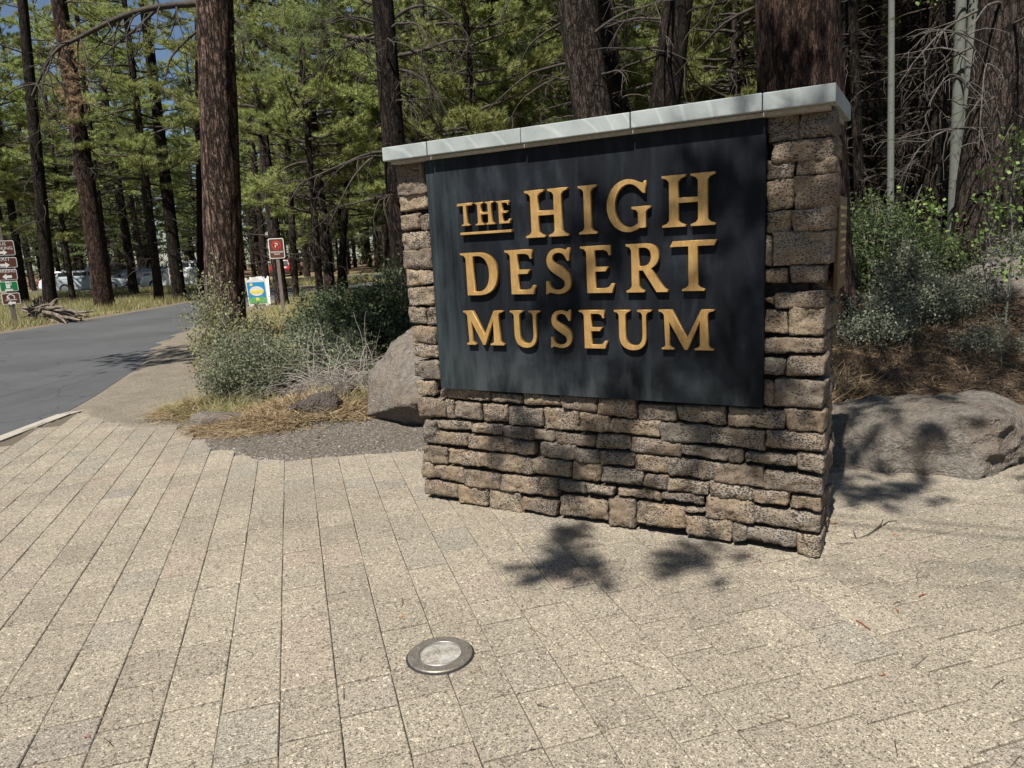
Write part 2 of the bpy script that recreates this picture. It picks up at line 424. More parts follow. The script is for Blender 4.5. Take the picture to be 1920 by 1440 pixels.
    n = t.noise(v, 6, 5); f = t.noise(v, 80, 4)
    c = t.ramp(n, [(.3, (.205, .232, .232)), (.7, (.305, .333, .326))])
    c = t.mix(t.ramp(wv.outputs['Fac'], [(.93, 0.0), (.99, .22)]), c, (.5, .53, .52))
    c = t.mix(t.ramp(wv.outputs['Fac'], [(0.0, .22), (.04, 0.0)]), c, (.25, .27, .27))
    c = t.mix(t.ramp(f, [(.62, 0.0), (.7, .3)]), c, (.22, .21, .19))
    M['cap'] = t.fin(c, .6, t.bump(t.math('ADD', wv.outputs['Fac'], f), .3, .002), spec=.35)
    # sign panel patina
    t = NT('black_patina_metal'); v = t.coord('Object', (1, 1, .42)); v1 = t.coord('Object')
    n = t.noise(v, 5.5, 6, .62, .4); n2 = t.noise(v1, 1.7, 3); n3 = t.noise(v1, 60, 4, .7); st = t.noise(t.coord('Object', (1, 1, .1)), 17, 4, .6)
    c = t.ramp(n, [(.3, (.006, .007, .0085)), (.55, (.010, .012, .0155)), (.76, (.027, .032, .040))])
    c = t.mix(t.ramp(st, [(.52, 0.0), (.8, .32)]), c, (.038, .046, .055))
    sepx = t.n('ShaderNodeSeparateXYZ'); t.l(v1, sepx.inputs[0])
    low = t.math('MULTIPLY', t.ramp(sepx.outputs[2], [(0.0, 1.0), (.42, 0.0)]), t.ramp(n, [(.38, 0.0), (.62, 1.0)]))
    c = t.mix(t.math('MULTIPLY', low, .5), c, (.06, .07, .072))
    left = t.math('MULTIPLY', t.ramp(sepx.outputs[0], [(0.0, 1.0), (.3, 0.0)]), t.ramp(st, [(.35, 0.0), (.6, 1.0)]))
    c = t.mix(t.math('MULTIPLY', left, .45), c, (.06, .08, .082))
    c = t.mix(t.ramp(n3, [(.72, 0.0), (.78, .25)]), c, (.2, .2, .2))
    M['panel'] = t.fin(c, t.ramp(n, [(.3, .5), (.7, .7)]), t.bump(n3, .1, .0008), metal=.0, spec=.06)
    t = NT('gold_bronze'); v = t.coord('Object'); n = t.noise(v, 8, 5, .6); f = t.noise(t.coord('Object', (1, 1, .2)), 120, 3)
    c = t.ramp(n, [(.25, (.25, .145, .045)), (.5, (.42, .255, .088)), (.75, (.54, .345, .135))])
    c = t.mix(1.0, c, t.ramp(f, [(.3, .85), (.7, 1.1)]), 'MULTIPLY')
    M['gold'] = t.fin(c, .42, t.bump(f, .12, .0006), metal=.45, spec=.5)
    M['plaque'] = simple('bronze_plaque', (.13, .085, .045), .5, .6)
    M['plaque_text'] = simple('raised_bronze_lettering', (.4, .3, .17), .4, .6)
    # signs
    M['brown'] = simple('brown_sign_face', (.105, .038, .024), .45, var=.08)
    M['green'] = simple('green_sign_face', (.015, .19, .06), .45, var=.08)
    M['red'] = simple('red_sign_print', (.55, .03, .03), .45, var=.05)
    M['white'] = simple('white_paint', (.75, .74, .71), .45, var=.04)
    M['post'] = simple('grey_brown_timber_post', (.15, .125, .105), .8, var=.2)
    M['galv'] = simple('dull_metal', (.34, .32, .29), .45, .7)
    M['skyblue'] = simple('blue_poster_print', (.03, .30, .62), .5, var=.12)
    M['yellow'] = simple('yellow_poster_print', (.85, .72, .10), .5, var=.05)
    M['postergreen'] = simple('green_poster_print', (.14, .45, .16), .5, var=.2)
    # light
    t = NT('lamp_ring_metal'); v = t.coord(); n = t.noise(v, 40, 5, .7)
    M['ring'] = t.fin(t.ramp(n, [(.3, (.17, .15, .125)), (.7, (.33, .30, .26))]), .42, t.bump(n, .2, .001), metal=.6)
    t = NT('lamp_reflector'); v = t.coord(); n = t.noise(v, 14, 4)
    M['reflector'] = t.fin(t.ramp(n, [(.3, (.42, .43, .41)), (.7, (.7, .71, .68))]), .35, metal=.5)
    t = NT('dusty_lamp_glass'); v = t.coord(); n = t.noise(v, 16, 5)
    t.fin(t.ramp(n, [(.35, (.38, .38, .36)), (.7, (.7, .7, .67))]), .18, spec=.6)
    t.l(t.ramp(n, [(.3, .12), (.7, .45)]), t.b.inputs['Alpha'])
    M['glass'] = t.m
    # cars
    def paint(n_, c_):
        t = NT(n_); t.fin(c_, .3, spec=.5); t.b.inputs['Coat Weight'].default_value = .7; t.b.inputs['Coat Roughness'].default_value = .08
        nn_ = t.noise(t.coord(), 2, 3); t.l(t.ramp(nn_, [(.3, tuple(x * .85 for x in c_)), (.7, c_)]), t.b.inputs['Base Color']); return t.m
    M['car_white'] = paint('white_car_paint', (.68, .70, .72)); M['car_silver'] = paint('silver_car_paint', (.38, .42, .46))
    M['car_blue'] = paint('dark_blue_car_paint', (.010, .018, .06)); M['car_red'] = paint('red_car_paint', (.5, .02, .02))
    M['car_darkred'] = paint('dark_red_car_paint', (.13, .012, .012)); M['car_black'] = paint('dark_car_paint', (.03, .032, .035))
    M['carglass'] = simple('dark_car_glass', (.015, .018, .02), .08, spec=.8, var=.02)
    M['tyre'] = simple('tyre_rubber', (.02, .02, .02), .85)
    M['rim'] = simple('alloy_rim', (.45, .45, .46), .35, .8)
    M['lampred'] = simple('red_tail_lamp', (.45, .02, .02), .2)
    M['lampclear'] = simple('clear_headlamp', (.7, .72, .74), .15)
build_materials()

# ------------------------------------------------------------------ terrain
PAVE = [(-4.97, -4.0), (-4.97, 8.13), (-3.93, 7.15), (-3.29, 7.08), (-2.95, 6.55), (-2.64, 6.12), (-2.16, 5.75), (-1.73, 5.6), (-1.36, 5.66),
        (-0.77, 5.72), (-0.5, 6.0), (1.2, 5.2), (1.9, 4.72), (2.4, 4.62), (3.2, 4.45), (4.2, 4.3), (7.0, 4.5), (7.0, -4.0)]
def sdist(X, Y, poly):
    """signed distance, negative inside"""
    d = np.full(X.shape, 1e9); inside = np.zeros(X.shape, bool); n = len(poly)
    for i in range(n):
        ax, ay = poly[i]; bx, by = poly[(i + 1) % n]
        ex, ey = bx - ax, by - ay
        t = np.clip(((X - ax) * ex + (Y - ay) * ey) / (ex * ex + ey * ey), 0, 1)
        d = np.minimum(d, np.hypot(X - ax - t * ex, Y - ay - t * ey))
        c = ((ay > Y) != (by > Y)) & (X < (bx - ax) * (Y - ay) / (by - ay + 1e-12) + ax)
        inside ^= c
    return np.where(inside, -d, d)
def fbm(X, Y, s, seed=0):
    r = np.zeros_like(X, dtype=float); rg_ = np.random.default_rng(seed)
    for k in range(9):
        a = rg_.random() * 2 * PI; f = s * (0.6 + 1.7 * rg_.random()) ; ph = rg_.random() * 6.28
        r += np.sin((X * math.cos(a) + Y * math.sin(a)) * f + ph + 1.3 * np.sin(f * .6 * (X * math.sin(a) - Y * math.cos(a)) + ph * 2))
    return r / 9
ROAD = [(-5.12, -4), (-5.12, 8.15), (-5.35, 9.2), (-6.0, 11.6), (-7.35, 15.4), (-8.7, 22), (-9.2, 28), (-9.0, 34.5), (-3.0, 37), (-3.0, 41), (-20, 41),
        (-60, 41.5), (-60, 37.5), (-30, 37), (-16.5, 35.5), (-13.6, 33), (-13.2, 29), (-13.3, 26), (-13.8, 19.7), (-14.6, 14), (-14.6, -4)]
LOT = [(-70, 47), (-12, 46), (2, 44.5), (2, 58), (-70, 62)]
def terr(X, Y):
    X = np.asarray(X, float); Y = np.asarray(Y, float)
    sp = sdist(X, Y, PAVE) + .07 * fbm(X, Y, 6, 3) + .035 * fbm(X, Y, 21, 6)
    edge = -0.05 + 0.066 * sst(-0.10, 0.05, sp)
    road = np.minimum(sdist(X, Y, ROAD), sdist(X, Y, LOT))
    off = sst(0.0, 0.35, road)
    z = edge + (.012 * fbm(X, Y, 9, 1) + .03 * fbm(X, Y, 1.5, 2)) * sst(0.1, .8, sp) * off
    z = z - .035 * (1 - sst(-0.05, .12, road))
    z += .62 * sst(5.0, 9.3, Y) * sst(1.0, 3.2, X) * sst(.05, 1.0, sp)
    z += .25 * sst(9, 22, Y) * sst(-1, 4, X)
    z += .09 * np.exp(-(((X + 1.9) / 1.3) ** 2 + ((Y - 7.6) / 1.1) ** 2)) * sst(.1, 1.0, sp)
    z += .25 * off * sst(18, 60, np.hypot(X, Y)) * fbm(X, Y, .22, 5) * sst(2, 8, road)
    return z
def tz(x, y): return float(terr(np.array([x]), np.array([y]))[0])

def axis(segs):
    out = []
    for a, b, s in segs: out += list(np.arange(a, b, s))
    out.append(segs[-1][1]); return np.array(out)
xs = axis([(-260, -80, 20), (-80, -24, 3), (-24, -6.5, .35), (-6.5, 5.5, .05), (5.5, 24, .3), (24, 80, 4), (80, 260, 20)])
ys = axis([(-60, -6, 6), (-6, 4.0, .5), (4.0, 9.0, .05), (9.0, 16, .14), (16, 45, .45), (45, 100, 3), (100, 300, 20)])
X, Y = np.meshgrid(xs, ys)
Z = terr(X, Y)
sp = sdist(X, Y, PAVE); rd = sdist(X, Y, ROAD); lt = sdist(X, Y, LOT)
nzz = fbm(X, Y, 3.1, 8) * .5
cind = sst(1.5, .9, np.hypot((X + 1.1) / 1.7, (Y - 6.15) / .85) + nzz * .4)
cind = np.maximum(cind, .8 * sst(.3, .0, sp) * (X > -3.4) * (X < .5))
dst = sst(1.6, .5, rd + nzz) * sst(-20, -8, X) * (Y < 36)
dst = np.maximum(dst, sst(1.7, 1.2, np.hypot((X + 4.4) / 1.2, (Y - 8.3) / 1.7) + nzz * .3))
dst = np.maximum(dst, sst(.35, .0, sp + nzz * .3) * (X > 1.0))
dst *= (1 - cind)
grs = sst(0.3, 1.2, rd) * sst(0.2, 1.0, lt) * ((X < -5.5) & (Y > 13)) * (1 - dst) * sst(70, 60, Y)
zone = np.stack([np.clip(cind, 0, 1), np.clip(dst, 0, 1), np.clip(grs, 0, 1), np.ones_like(X)], -1).reshape(-1, 4)
nx, ny = len(xs), len(ys)
ii = (np.arange(ny - 1)[:, None] * nx + np.arange(nx - 1)[None, :])
F = np.stack([ii, ii + 1, ii + nx + 1, ii + nx], -1).reshape(-1, 4)
tm = npmesh('ground', np.stack([X, Y, Z], -1).reshape(-1, 3), F, True, {'zone': zone})
link('ground', tm, M['soil'], kind='structure')

def sheet(name, poly, z, mat):
    me = bpy.data.meshes.new(name); me.from_pydata([(x, y, z) for x, y in poly], [], [tuple(range(len(poly)))])
    bm = bmesh.new(); bm.from_mesh(me); bmesh.ops.triangulate(bm, faces=bm.faces); bmesh.ops.recalc_face_normals(bm, faces=bm.faces)
    if sum(f.normal.z for f in bm.faces) < 0: bmesh.ops.reverse_faces(bm, faces=bm.faces)
    bm.to_mesh(me); bm.free()
    return link(name, me, mat, kind='structure')
sheet('road', ROAD, -0.006, M['asphalt'])
sheet('parking_lot', LOT, -0.002, M['asphalt'])
# kerb strip along the paving: segments
mb = MB()
kerb = link('kerb', None) if False else None
kroot = None
mk = MB(); mk.box(-5.13, -4, -.10, -4.975, 8.02, .012)
mk.prism([(-5.13, 8.025), (-4.975, 8.025), (-4.93, 8.2), (-5.05, 8.3)], -.10, .006)
link('kerb', mk.mesh('kerb', bevel=.004), M['kerb'], kind='structure')

# ------------------------------------------------------------------ pavers
AZ = R(-16.3)
D2 = np.array([math.sin(AZ), math.cos(AZ)]); P2 = np.array([math.cos(AZ), -math.sin(AZ)])
bed = MB(); bed.add([(x, y, -.007) for x, y in PAVE], [tuple(range(len(PAVE)))[::-1]])
bm_ = bed.mesh('pavement'); 
bmx = bmesh.new(); bmx.from_mesh(bm_); bmesh.ops.triangulate(bmx, faces=bmx.faces); bmx.to_mesh(bmx and bm_); bmx.free()
pavement = link('pavement', bm_, M['sand'], kind='structure')
def in_view(x, y, m=0.35):
    return y > .4 and abs(x) < 0.80 * y + m + 1.7
def paver_mesh(L, W):
    mb = MB(); mb.box(-L / 2, -W / 2, -.045, L / 2, W / 2, 0)
    me = mb.mesh('paver')
    bm = bmesh.new(); bm.from_mesh(me)
    top = [e for e in bm.edges if all(abs(v.co.z) < 1e-5 for v in e.verts)]
    bmesh.ops.bevel(bm, geom=top, offset=.0035, segments=1, affect='EDGES')
    bm.to_mesh(me); bm.free(); me.materials.append(M['paver']); return me
LENS = [.206, .26, .31]
PM = {}
for L in LENS: PM[L] = paver_mesh(L - .0085,   .206 - .0027)
pl = []
rgp = random.Random(5)
for k in range(-45, 45):
    uc = -.2 + .206 * k + .103
    w = -12 + rgp.random() * .3
    while w < 12:
        L = rgp.choice([.206, .26, .26, .31, .31])
        c = P2 * (uc + rgp.uniform(-.0012, .0012)) + D2 * (w + L / 2)
        w += L
        pl.append((c[0], c[1], L))
arr = np.array([(a, b) for a, b, _ in pl]); sd = sdist(arr[:, 0], arr[:, 1], PAVE)
sel = []
LC = np.array([-0.345, 2.66])
for (x, y, L), s in zip(pl, sd):
    if s < .06 and in_view(x, y):
        if math.hypot(x - LC[0], y - LC[1]) < .02: continue
        if x < -4.97 + .12: continue
        size = L / (y * math.hypot(y, 1.6) ** 1.0)
        sel.append((size, x, y, L))
sel.sort(reverse=True)
rzp = math.atan2(D2[1], D2[0])
for i, (s_, x, y, L) in enumerate(sel[:300]):
    o = link('paver', PM[L], None, pavement, (x, y, .003 + rgp.uniform(-.0016, .0016)), None)
    o.rotation_euler = (rgp.uniform(-.004, .004), rgp.uniform(-.004, .004), rzp + rgp.uniform(-.006, .006))
# remaining ones joined
Vs, Fs, b = [], [], 0
bpy_cache = {}
for L, me in PM.items():
    v = np.zeros(len(me.vertices) * 3, np.float32); me.vertices.foreach_get('co', v)
    bpy_cache[L] = (v.reshape(-1, 3), [tuple(p.vertices) for p in me.polygons])
allv, allf = [], []
for (s_, x, y, L) in sel[300:]:
    v, f = bpy_cache[L]
    a = rzp + rgp.uniform(-.006, .006); ca, sa = math.cos(a), math.sin(a); z = .003 + rgp.uniform(-.0016, .0016)
    vv = np.stack([v[:, 0] * ca - v[:, 1] * sa + x, v[:, 0] * sa + v[:, 1] * ca + y, v[:, 2] + z], -1)
    allv += [tuple(q_) for q_ in vv.tolist()]; allf += [tuple(b + j for j in ff) for ff in f]; b += len(v)
me = bpy.data.meshes.new('far_pavers'); me.from_pydata(allv, [], allf); me.update()
link('far_pavers', me, M['paver_far'], pavement, kind='stuff')

# ------------------------------------------------------------------ sign wall
WA = math.radians(-60.0047)
WO = np.array([1.2168, 3.4495])
WD = np.array([math.sin(WA), math.cos(WA)])        # leftwards along the wall
WN = np.array([-math.cos(WA), math.sin(WA)])       # towards the viewer
# local frame: x = from left to right along the wall, y = away from viewer, z up; origin left-bottom corner of front face
WL, WR_ = 2.1347, -.258
worg = WO + WD * WL + WN * (-.05)
wall = thing('entrance_sign_wall', 'stone sign wall of brown lava blocks with grey cap and gold lettering', 'sign wall', (worg[0], worg[1], 0), math.atan2(-WD[1], -WD[0]))
WW = WL - WR_; WH = 2.13; WT = .56
def wuv(px, py, n):
    """image point to wall-plane coordinates (x from left, z) on a plane n metres in front of the panel back"""
    nn = np.array([WN[0], WN[1], 0]); o = np.array([WO[0], WO[1], 0]) + nn * n
    r = ray(px, py); c = np.array([0, 0, CAMH]); t = ((o - c) @ nn) / (r @ nn); P = c + r * t
    return WL - float((P - o)[:2] @ WD), float(P[2])
core = MB(); core.box(.075, .05, -.05, WW - .075, WT - .05, WH - .003)
link('mortar_core', core.mesh('mortar_core'), M['mortar'], wall)

def stone_mesh(w, h, d, seed, quad=None, rough=.0075):
    """rounded rough block; x width w, y depth d (front at y=0, negative = proud), z height h"""
    rg_ = random.Random(seed)
    nx_, ny_, nz_ = max(5, int(w / .014)), 5, max(5, int(h / .012))
    bm = bmesh.new()
    vid = {}
    rad = min(.0085, h * .2, w * .2)
    jit = [[(rg_.uniform(-1, 1) * .009, rg_.uniform(-1, 1) * .009) for _ in range(2)] for _ in range(2)]
    off = Vector((rg_.random() * 50, rg_.random() * 50, rg_.random() * 50))
    bulge = rg_.uniform(-.002, .012)
    def vert(i, j, k):
        key = (i, j, k)
        if key in vid: return vid[key]
        fx, fy, fz = i / nx_, j / ny_, k / nz_
        x, y, z = (fx - .5) * w, (fy - .5) * d, (fz - .5) * h
        ix = max(-w / 2 + rad, min(w / 2 - rad, x)); iy = max(-d / 2 + rad, min(d / 2 - rad, y)); iz = max(-h / 2 + rad, min(h / 2 - rad, z))
        dv = Vector((x - ix, y - iy, z - iz))
        if dv.length > 0: p = Vector((ix, iy, iz)) + dv.normalized() * rad
        else: p = Vector((x, y, z))
        q = [jit[a][b_] for a in (0, 1) for b_ in (0, 1)]
        jx = (q[0][0] * (1 - fx) * (1 - fz) + q[1][0] * (1 - fx) * fz + q[2][0] * fx * (1 - fz) + q[3][0] * fx * fz)
        jz = (q[0][1] * (1 - fx) * (1 - fz) + q[1][1] * (1 - fx) * fz + q[2][1] * fx * (1 - fz) + q[3][1] * fx * fz)
        p.x += jx; p.z += jz
        nv = mnoise.noise_vector(p * 13 + off) * rough * .6 + mnoise.noise_vector(p * 38 + off) * rough * .9 + mnoise.noise_vector(p * 95 + off) * rough * .5
        p += nv
        if j == 0:
            p.y -= bulge * (1 - (2 * fx - 1) ** 2) * (1 - (2 * fz - 1) ** 2)
            p.y += mnoise.cell(Vector((p.x * 22 + mnoise.noise(p * 30) * .8, 3.3, p.z * 30 + mnoise.noise(p * 26) * .8)) + off) * .006 + mnoise.noise(p * 9 + off) * .012 + mnoise.noise(p * 24 + off) * .007
        vid[key] = bm.verts.new(p); return vid[key]
    def face(a, b_, c, dd):
        f = bm.faces.new((a, b_, c, dd)); f.smooth = True
    for i in range(nx_):
        for k in range(nz_):
            face(vert(i, 0, k), vert(i + 1, 0, k), vert(i + 1, 0, k + 1), vert(i, 0, k + 1))
            face(vert(i, ny_, k), vert(i, ny_, k + 1), vert(i + 1, ny_, k + 1), vert(i + 1, ny_, k))
    for i in range(nx_):
        for j in range(ny_):
            face(vert(i, j, 0), vert(i, j + 1, 0), vert(i + 1, j + 1, 0), vert(i + 1, j, 0))
            face(vert(i, j, nz_), vert(i + 1, j, nz_), vert(i + 1, j + 1, nz_), vert(i, j + 1, nz_))
    for j in range(ny_):
        for k in range(nz_):
            face(vert(0, j, k), vert(0, j, k + 1), vert(0, j + 1, k + 1), vert(0, j + 1, k))
            face(vert(nx_, j, k), vert(nx_, j + 1, k), vert(nx_, j + 1, k + 1), vert(nx_, j, k + 1))
    me = bpy.data.meshes.new('stone'); bm.to_mesh(me); bm.free()
    me.materials.append(M['lava'])
    return me

st = []   # front stones as image corner pairs (top-left, bottom-right)
def zs(lst, ox, oy, s):
    for a, b_ in lst: st.append((ox + a[0] / s, oy + a[1] / s, ox + b_[0] / s, oy + b_[1] / s))
zs([((15, 532), (160, 643)), ((138, 487), (157, 527)), ((165, 545), (205, 650)), ((155, 478), (400, 550)), ((405, 500), (575, 572)), ((580, 510), (785, 583)), ((790, 525), (975, 610)), ((985, 535), (1195, 640)),
    ((210, 550), (357, 655)), ((360, 560), (495, 675)), ((500, 575), (685, 690)), ((690, 585), (888, 715)), ((892, 615), (1048, 725)), ((1052, 640), (1315, 745)),
    ((38, 650), (112, 780)), ((115, 652), (297, 715)), ((300, 665), (465, 735)), ((468, 682), (635, 755)), ((634, 700), (745, 768)), ((750, 715), (972, 800)), ((978, 730), (1163, 815)), ((1168, 750), (1431, 855)),
    ((118, 722), (282, 800)), ((286, 728), (478, 822)), ((483, 757), (642, 850)), ((672, 768), (862, 868)), ((865, 806), (995, 892)), ((998, 812), (1188, 915)),
    ((35, 785), (180, 893)), ((182, 812), (392, 918)), ((395, 835), (632, 942)), ((636, 858), (842, 970)), ((846, 880), (1002, 992)), ((1005, 908), (1225, 1012)),
    ((32, 878), (106, 972)), ((106, 895), (265, 990)), ((266, 922), (458, 1032)), ((460, 940), (668, 1062)), ((670, 960), (770, 1066)), ((773, 978), (910, 1055)), ((918, 995), (1080, 1065)), ((1092, 1015), (1320, 1080)),
    ((45, 972), (232, 1085)), ((232, 1000), (395, 1125)), ((397, 1030), (572, 1158)), ((572, 1062), (770, 1170)), ((785, 1052), (1035, 1205)), ((1040, 1068), (1185, 1240)), ((1192, 1085), (1457, 1250))], 780, 560, 2.88)
zs([((0, 555), (192, 665)), ((205, 570), (465, 680)), ((470, 585), (782, 715)), ((790, 600), (985, 725)), ((110, 672), (378, 785)), ((383, 697), (674, 810)), ((680, 715), (992, 825)),
    ((228, 782), (478, 872)), ((482, 805), (562, 890)), ((566, 820), (848, 915)), ((855, 832), (988, 938)), ((-17, 838), (152, 945)), ((155, 862), (312, 965)), ((316, 868), (398, 985)), ((402, 882), (667, 1015)), ((672, 925), (980, 1055)),
    ((25, 940), (152, 1032)), ((157, 962), (372, 1062)), ((383, 988), (606, 1092)), ((610, 1018), (808, 1122)), ((820, 1052), (970, 1150)), ((118, 1035), (350, 1112)), ((240, 1112), (355, 1158)), ((357, 1062), (608, 1212)), ((612, 1120), (967, 1262)),
    ((255, 1162), (500, 1305)), ((505, 1210), (578, 1315)), ((582, 1222), (838, 1345)), ((842, 1270), (965, 1395)),
    ((672, -5), (718, 35)), ((722, -40), (1003, 52)), ((672, 50), (803, 190)), ((806, 32), (1002, 200)), ((668, 203), (998, 302)), ((665, 308), (785, 422)), ((790, 305), (1000, 428)), ((662, 430), (722, 582)), ((727, 430), (988, 597)),
    ((672, -165), (805, -78)), ((810, -175), (1005, -78))], 1200, 560, 2.88)
zs([((60, 612), (222, 765)), ((224, 600), (420, 745)), ((75, 768), (415, 862)), ((55, 868), (198, 965)), ((208, 850), (428, 945)), ((50, 972), (200, 1132)), ((204, 952), (425, 1120)), ((48, 1145), (187, 1262)), ((195, 1124), (420, 1245)), ((40, 1266), (86, 1440)), ((90, 1250), (412, 1430))], 1420, 0, 2.88)
zs([((1155, 925), (1325, 1085)), ((1175, 1092), (1325, 1175))], 360, 0, 3)
zs([((1420, 10), (1530, 100)), ((1532, 5), (1590, 105)), ((1430, 108), (1595, 207)), ((1437, 211), (1600, 325)), ((1450, 333), (1610, 422)), ((1462, 430), (1618, 542)), ((1468, 548), (1562, 652)), ((1565, 550), (1630, 650)), ((1485, 657), (1635, 762)), ((1497, 766), (1640, 852)),
    ((1503, 858), (1650, 972)), ((1515, 978), (1620, 1068))], 300, 400, 3.13)
sid = 100
for (x0, y0, x1, y1) in st:
    a = wuv(x0, y0, -.05); b_ = wuv(x1, y1, -.05)
    w, h = b_[0] - a[0] + .005, a[1] - b_[1] - .0015
    if x0 > 1425 and y0 < 700: w -= .006; h -= .007
    if w < .02 or h < .02: continue
    d = .16
    me = stone_mesh(w, h, d, sid); sid += 1
    pr = random.Random(sid).uniform(-.008, .007)
    link('stone', me, None, wall, ((a[0] + b_[0]) / 2, d / 2 - .012 + pr, (a[1] + b_[1]) / 2))
# other faces: coursed random stones (side ends and back), and the strip behind the panel is core
def course_face(x_len, place, seed, lo=.14, hi=.32):
    rg_ = random.Random(seed); z = 0.0; row = 0
    while z < WH - .03:
        h = min(rg_.uniform(.085, .15), WH - z)
        if WH - z - h < .06: h = WH - z
        x = 0
        while x < x_len - .01:
            w = rg_.uniform(lo, hi)
            if x_len - x - w < .1: w = x_len - x
            place(x + w / 2, z + h / 2, w - .006, h - .008, rg_.random() * 1e5)
            x += w
        z += h; row += 1
def side_r(x, z, w, h, sd_):
    o = link('stone', stone_mesh(w, h, .12, int(sd_)), None, wall, (WW - .06 - .004 + random.Random(sd_).uniform(-.008, .008), .13 + x, z)); o.rotation_euler = (0, 0, PI / 2)
def side_l(x, z, w, h, sd_):
    o = link('stone', stone_mesh(w, h, .12, int(sd_)), None, wall, (.06, .13 + x, z)); o.rotation_euler = (0, 0, -PI / 2)
def back(x, z, w, h, sd_):
    o = link('stone', stone_mesh(w, h, .12, int(sd_)), None, wall, (.1 + x, WT - .06, z)); o.rotation_euler = (0, 0, PI)
course_face(WT - .16, side_r, 11, .14, .26); course_face(WT - .16, side_l, 12, .14, .26); course_face(WW - .2, back, 13, .25, .45)

# cap: stone slabs
CN = .1; cy0 = -(CN + .05); CD = .69
CN=.07; cy0 = -(CN + .05)
sx = [WL - v for v in (2.1544 , 1.843, 1.233, .624, .005, -.2978)]
sx[0] = WL - 2.165
for i in range(5):
    mb = MB(); x0, x1 = sx[i] + (.0025 if i else 0), sx[i + 1] - .0025
    w = x1 - x0
    mb.box(-w / 2, -CD / 2, 0, w / 2, CD / 2, .077)
    me = mb.mesh('capstone', bevel=.004)
    o = link('capstone', me, M['cap'], wall, ((x0 + x1) / 2, cy0 + CD / 2 + [0, .002, -.002, .001, -.001][i], WH + .0 + [.0, .001, -.0, .0015, .0][i]))
mb = MB(); mb.box(sx[0] + .03, cy0 + .04, WH - .018, sx[5] - .03, cy0 + CD - .04, WH - .001)
link('mortar_bed', mb.mesh('mortar_bed'), M['kerb'], wall)

# sign panel (proud of the stones)
pa = wuv(798, 297, 0); pb = wuv(1427, 763, 0)
PX0, PX1 = WL - 1.9112, WL; PZ0, PZ1 = .7598, 2.1267
panel_me = MB(); panel_me.box(0, 0, 0, PX1 - PX0, .045, PZ1 - PZ0 - .001)
panel = link('sign_panel', panel_me.mesh('sign_panel', bevel=.002), M['panel'], wall, (PX0, -.050, PZ0))

def arc(cx_, cy_, rx, ry, a0, a1, n=14):
    return [(cx_ + rx * math.cos(R(a0 + (a1 - a0) * i / n)), cy_ + ry * math.sin(R(a0 + (a1 - a0) * i / n))) for i in range(n + 1)]
def bz(p0, p1, p2, p3, n=12):
    out = []
    for i in range(n + 1):
        t = i / n; u = 1 - t
        out.append(tuple(u**3 * a + 3 * u * u * t * b_ + 3 * u * t * t * c + t**3 * d for a, b_, c, d in zip(p0, p1, p2, p3)))
    return out
GL = {}
GL['H'] = ([[(0,0),(.43,0),(.43,.04),(.34,.075),(.30,.13),(.30,.46),(.65,.46),(.65,.13),(.61,.075),(.52,.04),(.52,0),(.95,0),(.95,.04),(.86,.075),(.82,.13),(.82,.87),(.86,.925),(.95,.96),(.95,1),(.52,1),(.52,.96),(.61,.925),(.65,.87),(.65,.56),(.30,.56),(.30,.87),(.34,.925),(.43,.96),(.43,1),(0,1),(0,.96),(.09,.925),(.13,.87),(.13,.13),(.09,.075),(0,.04)]])
GL['I'] = ([[(0,0),(.43,0),(.43,.04),(.34,.075),(.30,.13),(.30,.87),(.34,.925),(.43,.96),(.43,1),(0,1),(0,.96),(.09,.925),(.13,.87),(.13,.13),(.09,.075),(0,.04)]])
GL['T'] = ([[(.22,0),(.63,0),(.63,.04),(.55,.07),(.51,.12),(.51,.885),(.80,.885),(.85,1),(.06,1),(0,.885),(.34,.885),(.34,.12),(.30,.07),(.22,.04)]])
GL['E'] = ([[(.12,0),(.62,0),(.66,.20),(.61,.20),(.56,.125),(.47,.10),(.29,.10),(.29,.455),(.50,.455),(.55,.555),(.29,.555),(.29,.905),(.46,.905),(.54,.87),(.57,.79),(.61,.79),(.60,1),(0,1),(0,.96),(.08,.93),(.12,.87)]])
GL['D'] = ([[(.12,0)] + bz((.36,0),(.66,-.01),(.80,.22),(.80,.5)) + bz((.80,.5),(.80,.80),(.64,1),(.38,1))[1:] + [(0,1),(0,.96),(.08,.93),(.12,.87)],
            [(.28,.09)] + bz((.36,.085),(.54,.09),(.62,.28),(.62,.5))[0:] + bz((.62,.5),(.62,.74),(.54,.91),(.38,.915))[1:] + [(.28,.915)]])
GL['R'] = ([[(0,0),(.40,0),(.40,.04),(.32,.075),(.285,.13),(.285,.45),(.37,.45),(.66,0),(.90,0),(.89,.05)] + bz((.84,.07),(.76,.16),(.64,.33),(.55,.49),8) + bz((.55,.49),(.66,.54),(.72,.63),(.72,.74),8)[1:] + bz((.72,.74),(.72,.91),(.60,1.0),(.42,1.0),8)[1:] + [(0,1),(0,.96),(.08,.93),(.12,.87),(.12,.13),(.08,.075),(0,.04)],
            [(.285,.54)] + bz((.38,.54),(.50,.55),(.55,.63),(.55,.735),8) + bz((.55,.735),(.55,.85),(.49,.915),(.38,.915),8)[1:] + [(.285,.915)]])
GL['M'] = ([[(.06,0),(.33,0),(.33,.04),(.26,.07),(.23,.12),(.225,.70),(.55,0),(.61,0),(.87,.72),(.87,.12),(.84,.07),(.76,.04),(.76,0),(1.15,0),(1.15,.04),(1.08,.07),(1.05,.12),(1.03,.87),(1.06,.93),(1.16,.96),(1.16,1),(.90,1),(.605,.30),(.28,1),(0,1),(0,.96),(.07,.93),(.115,.87),(.14,.12),(.12,.07),(.06,.04)]])
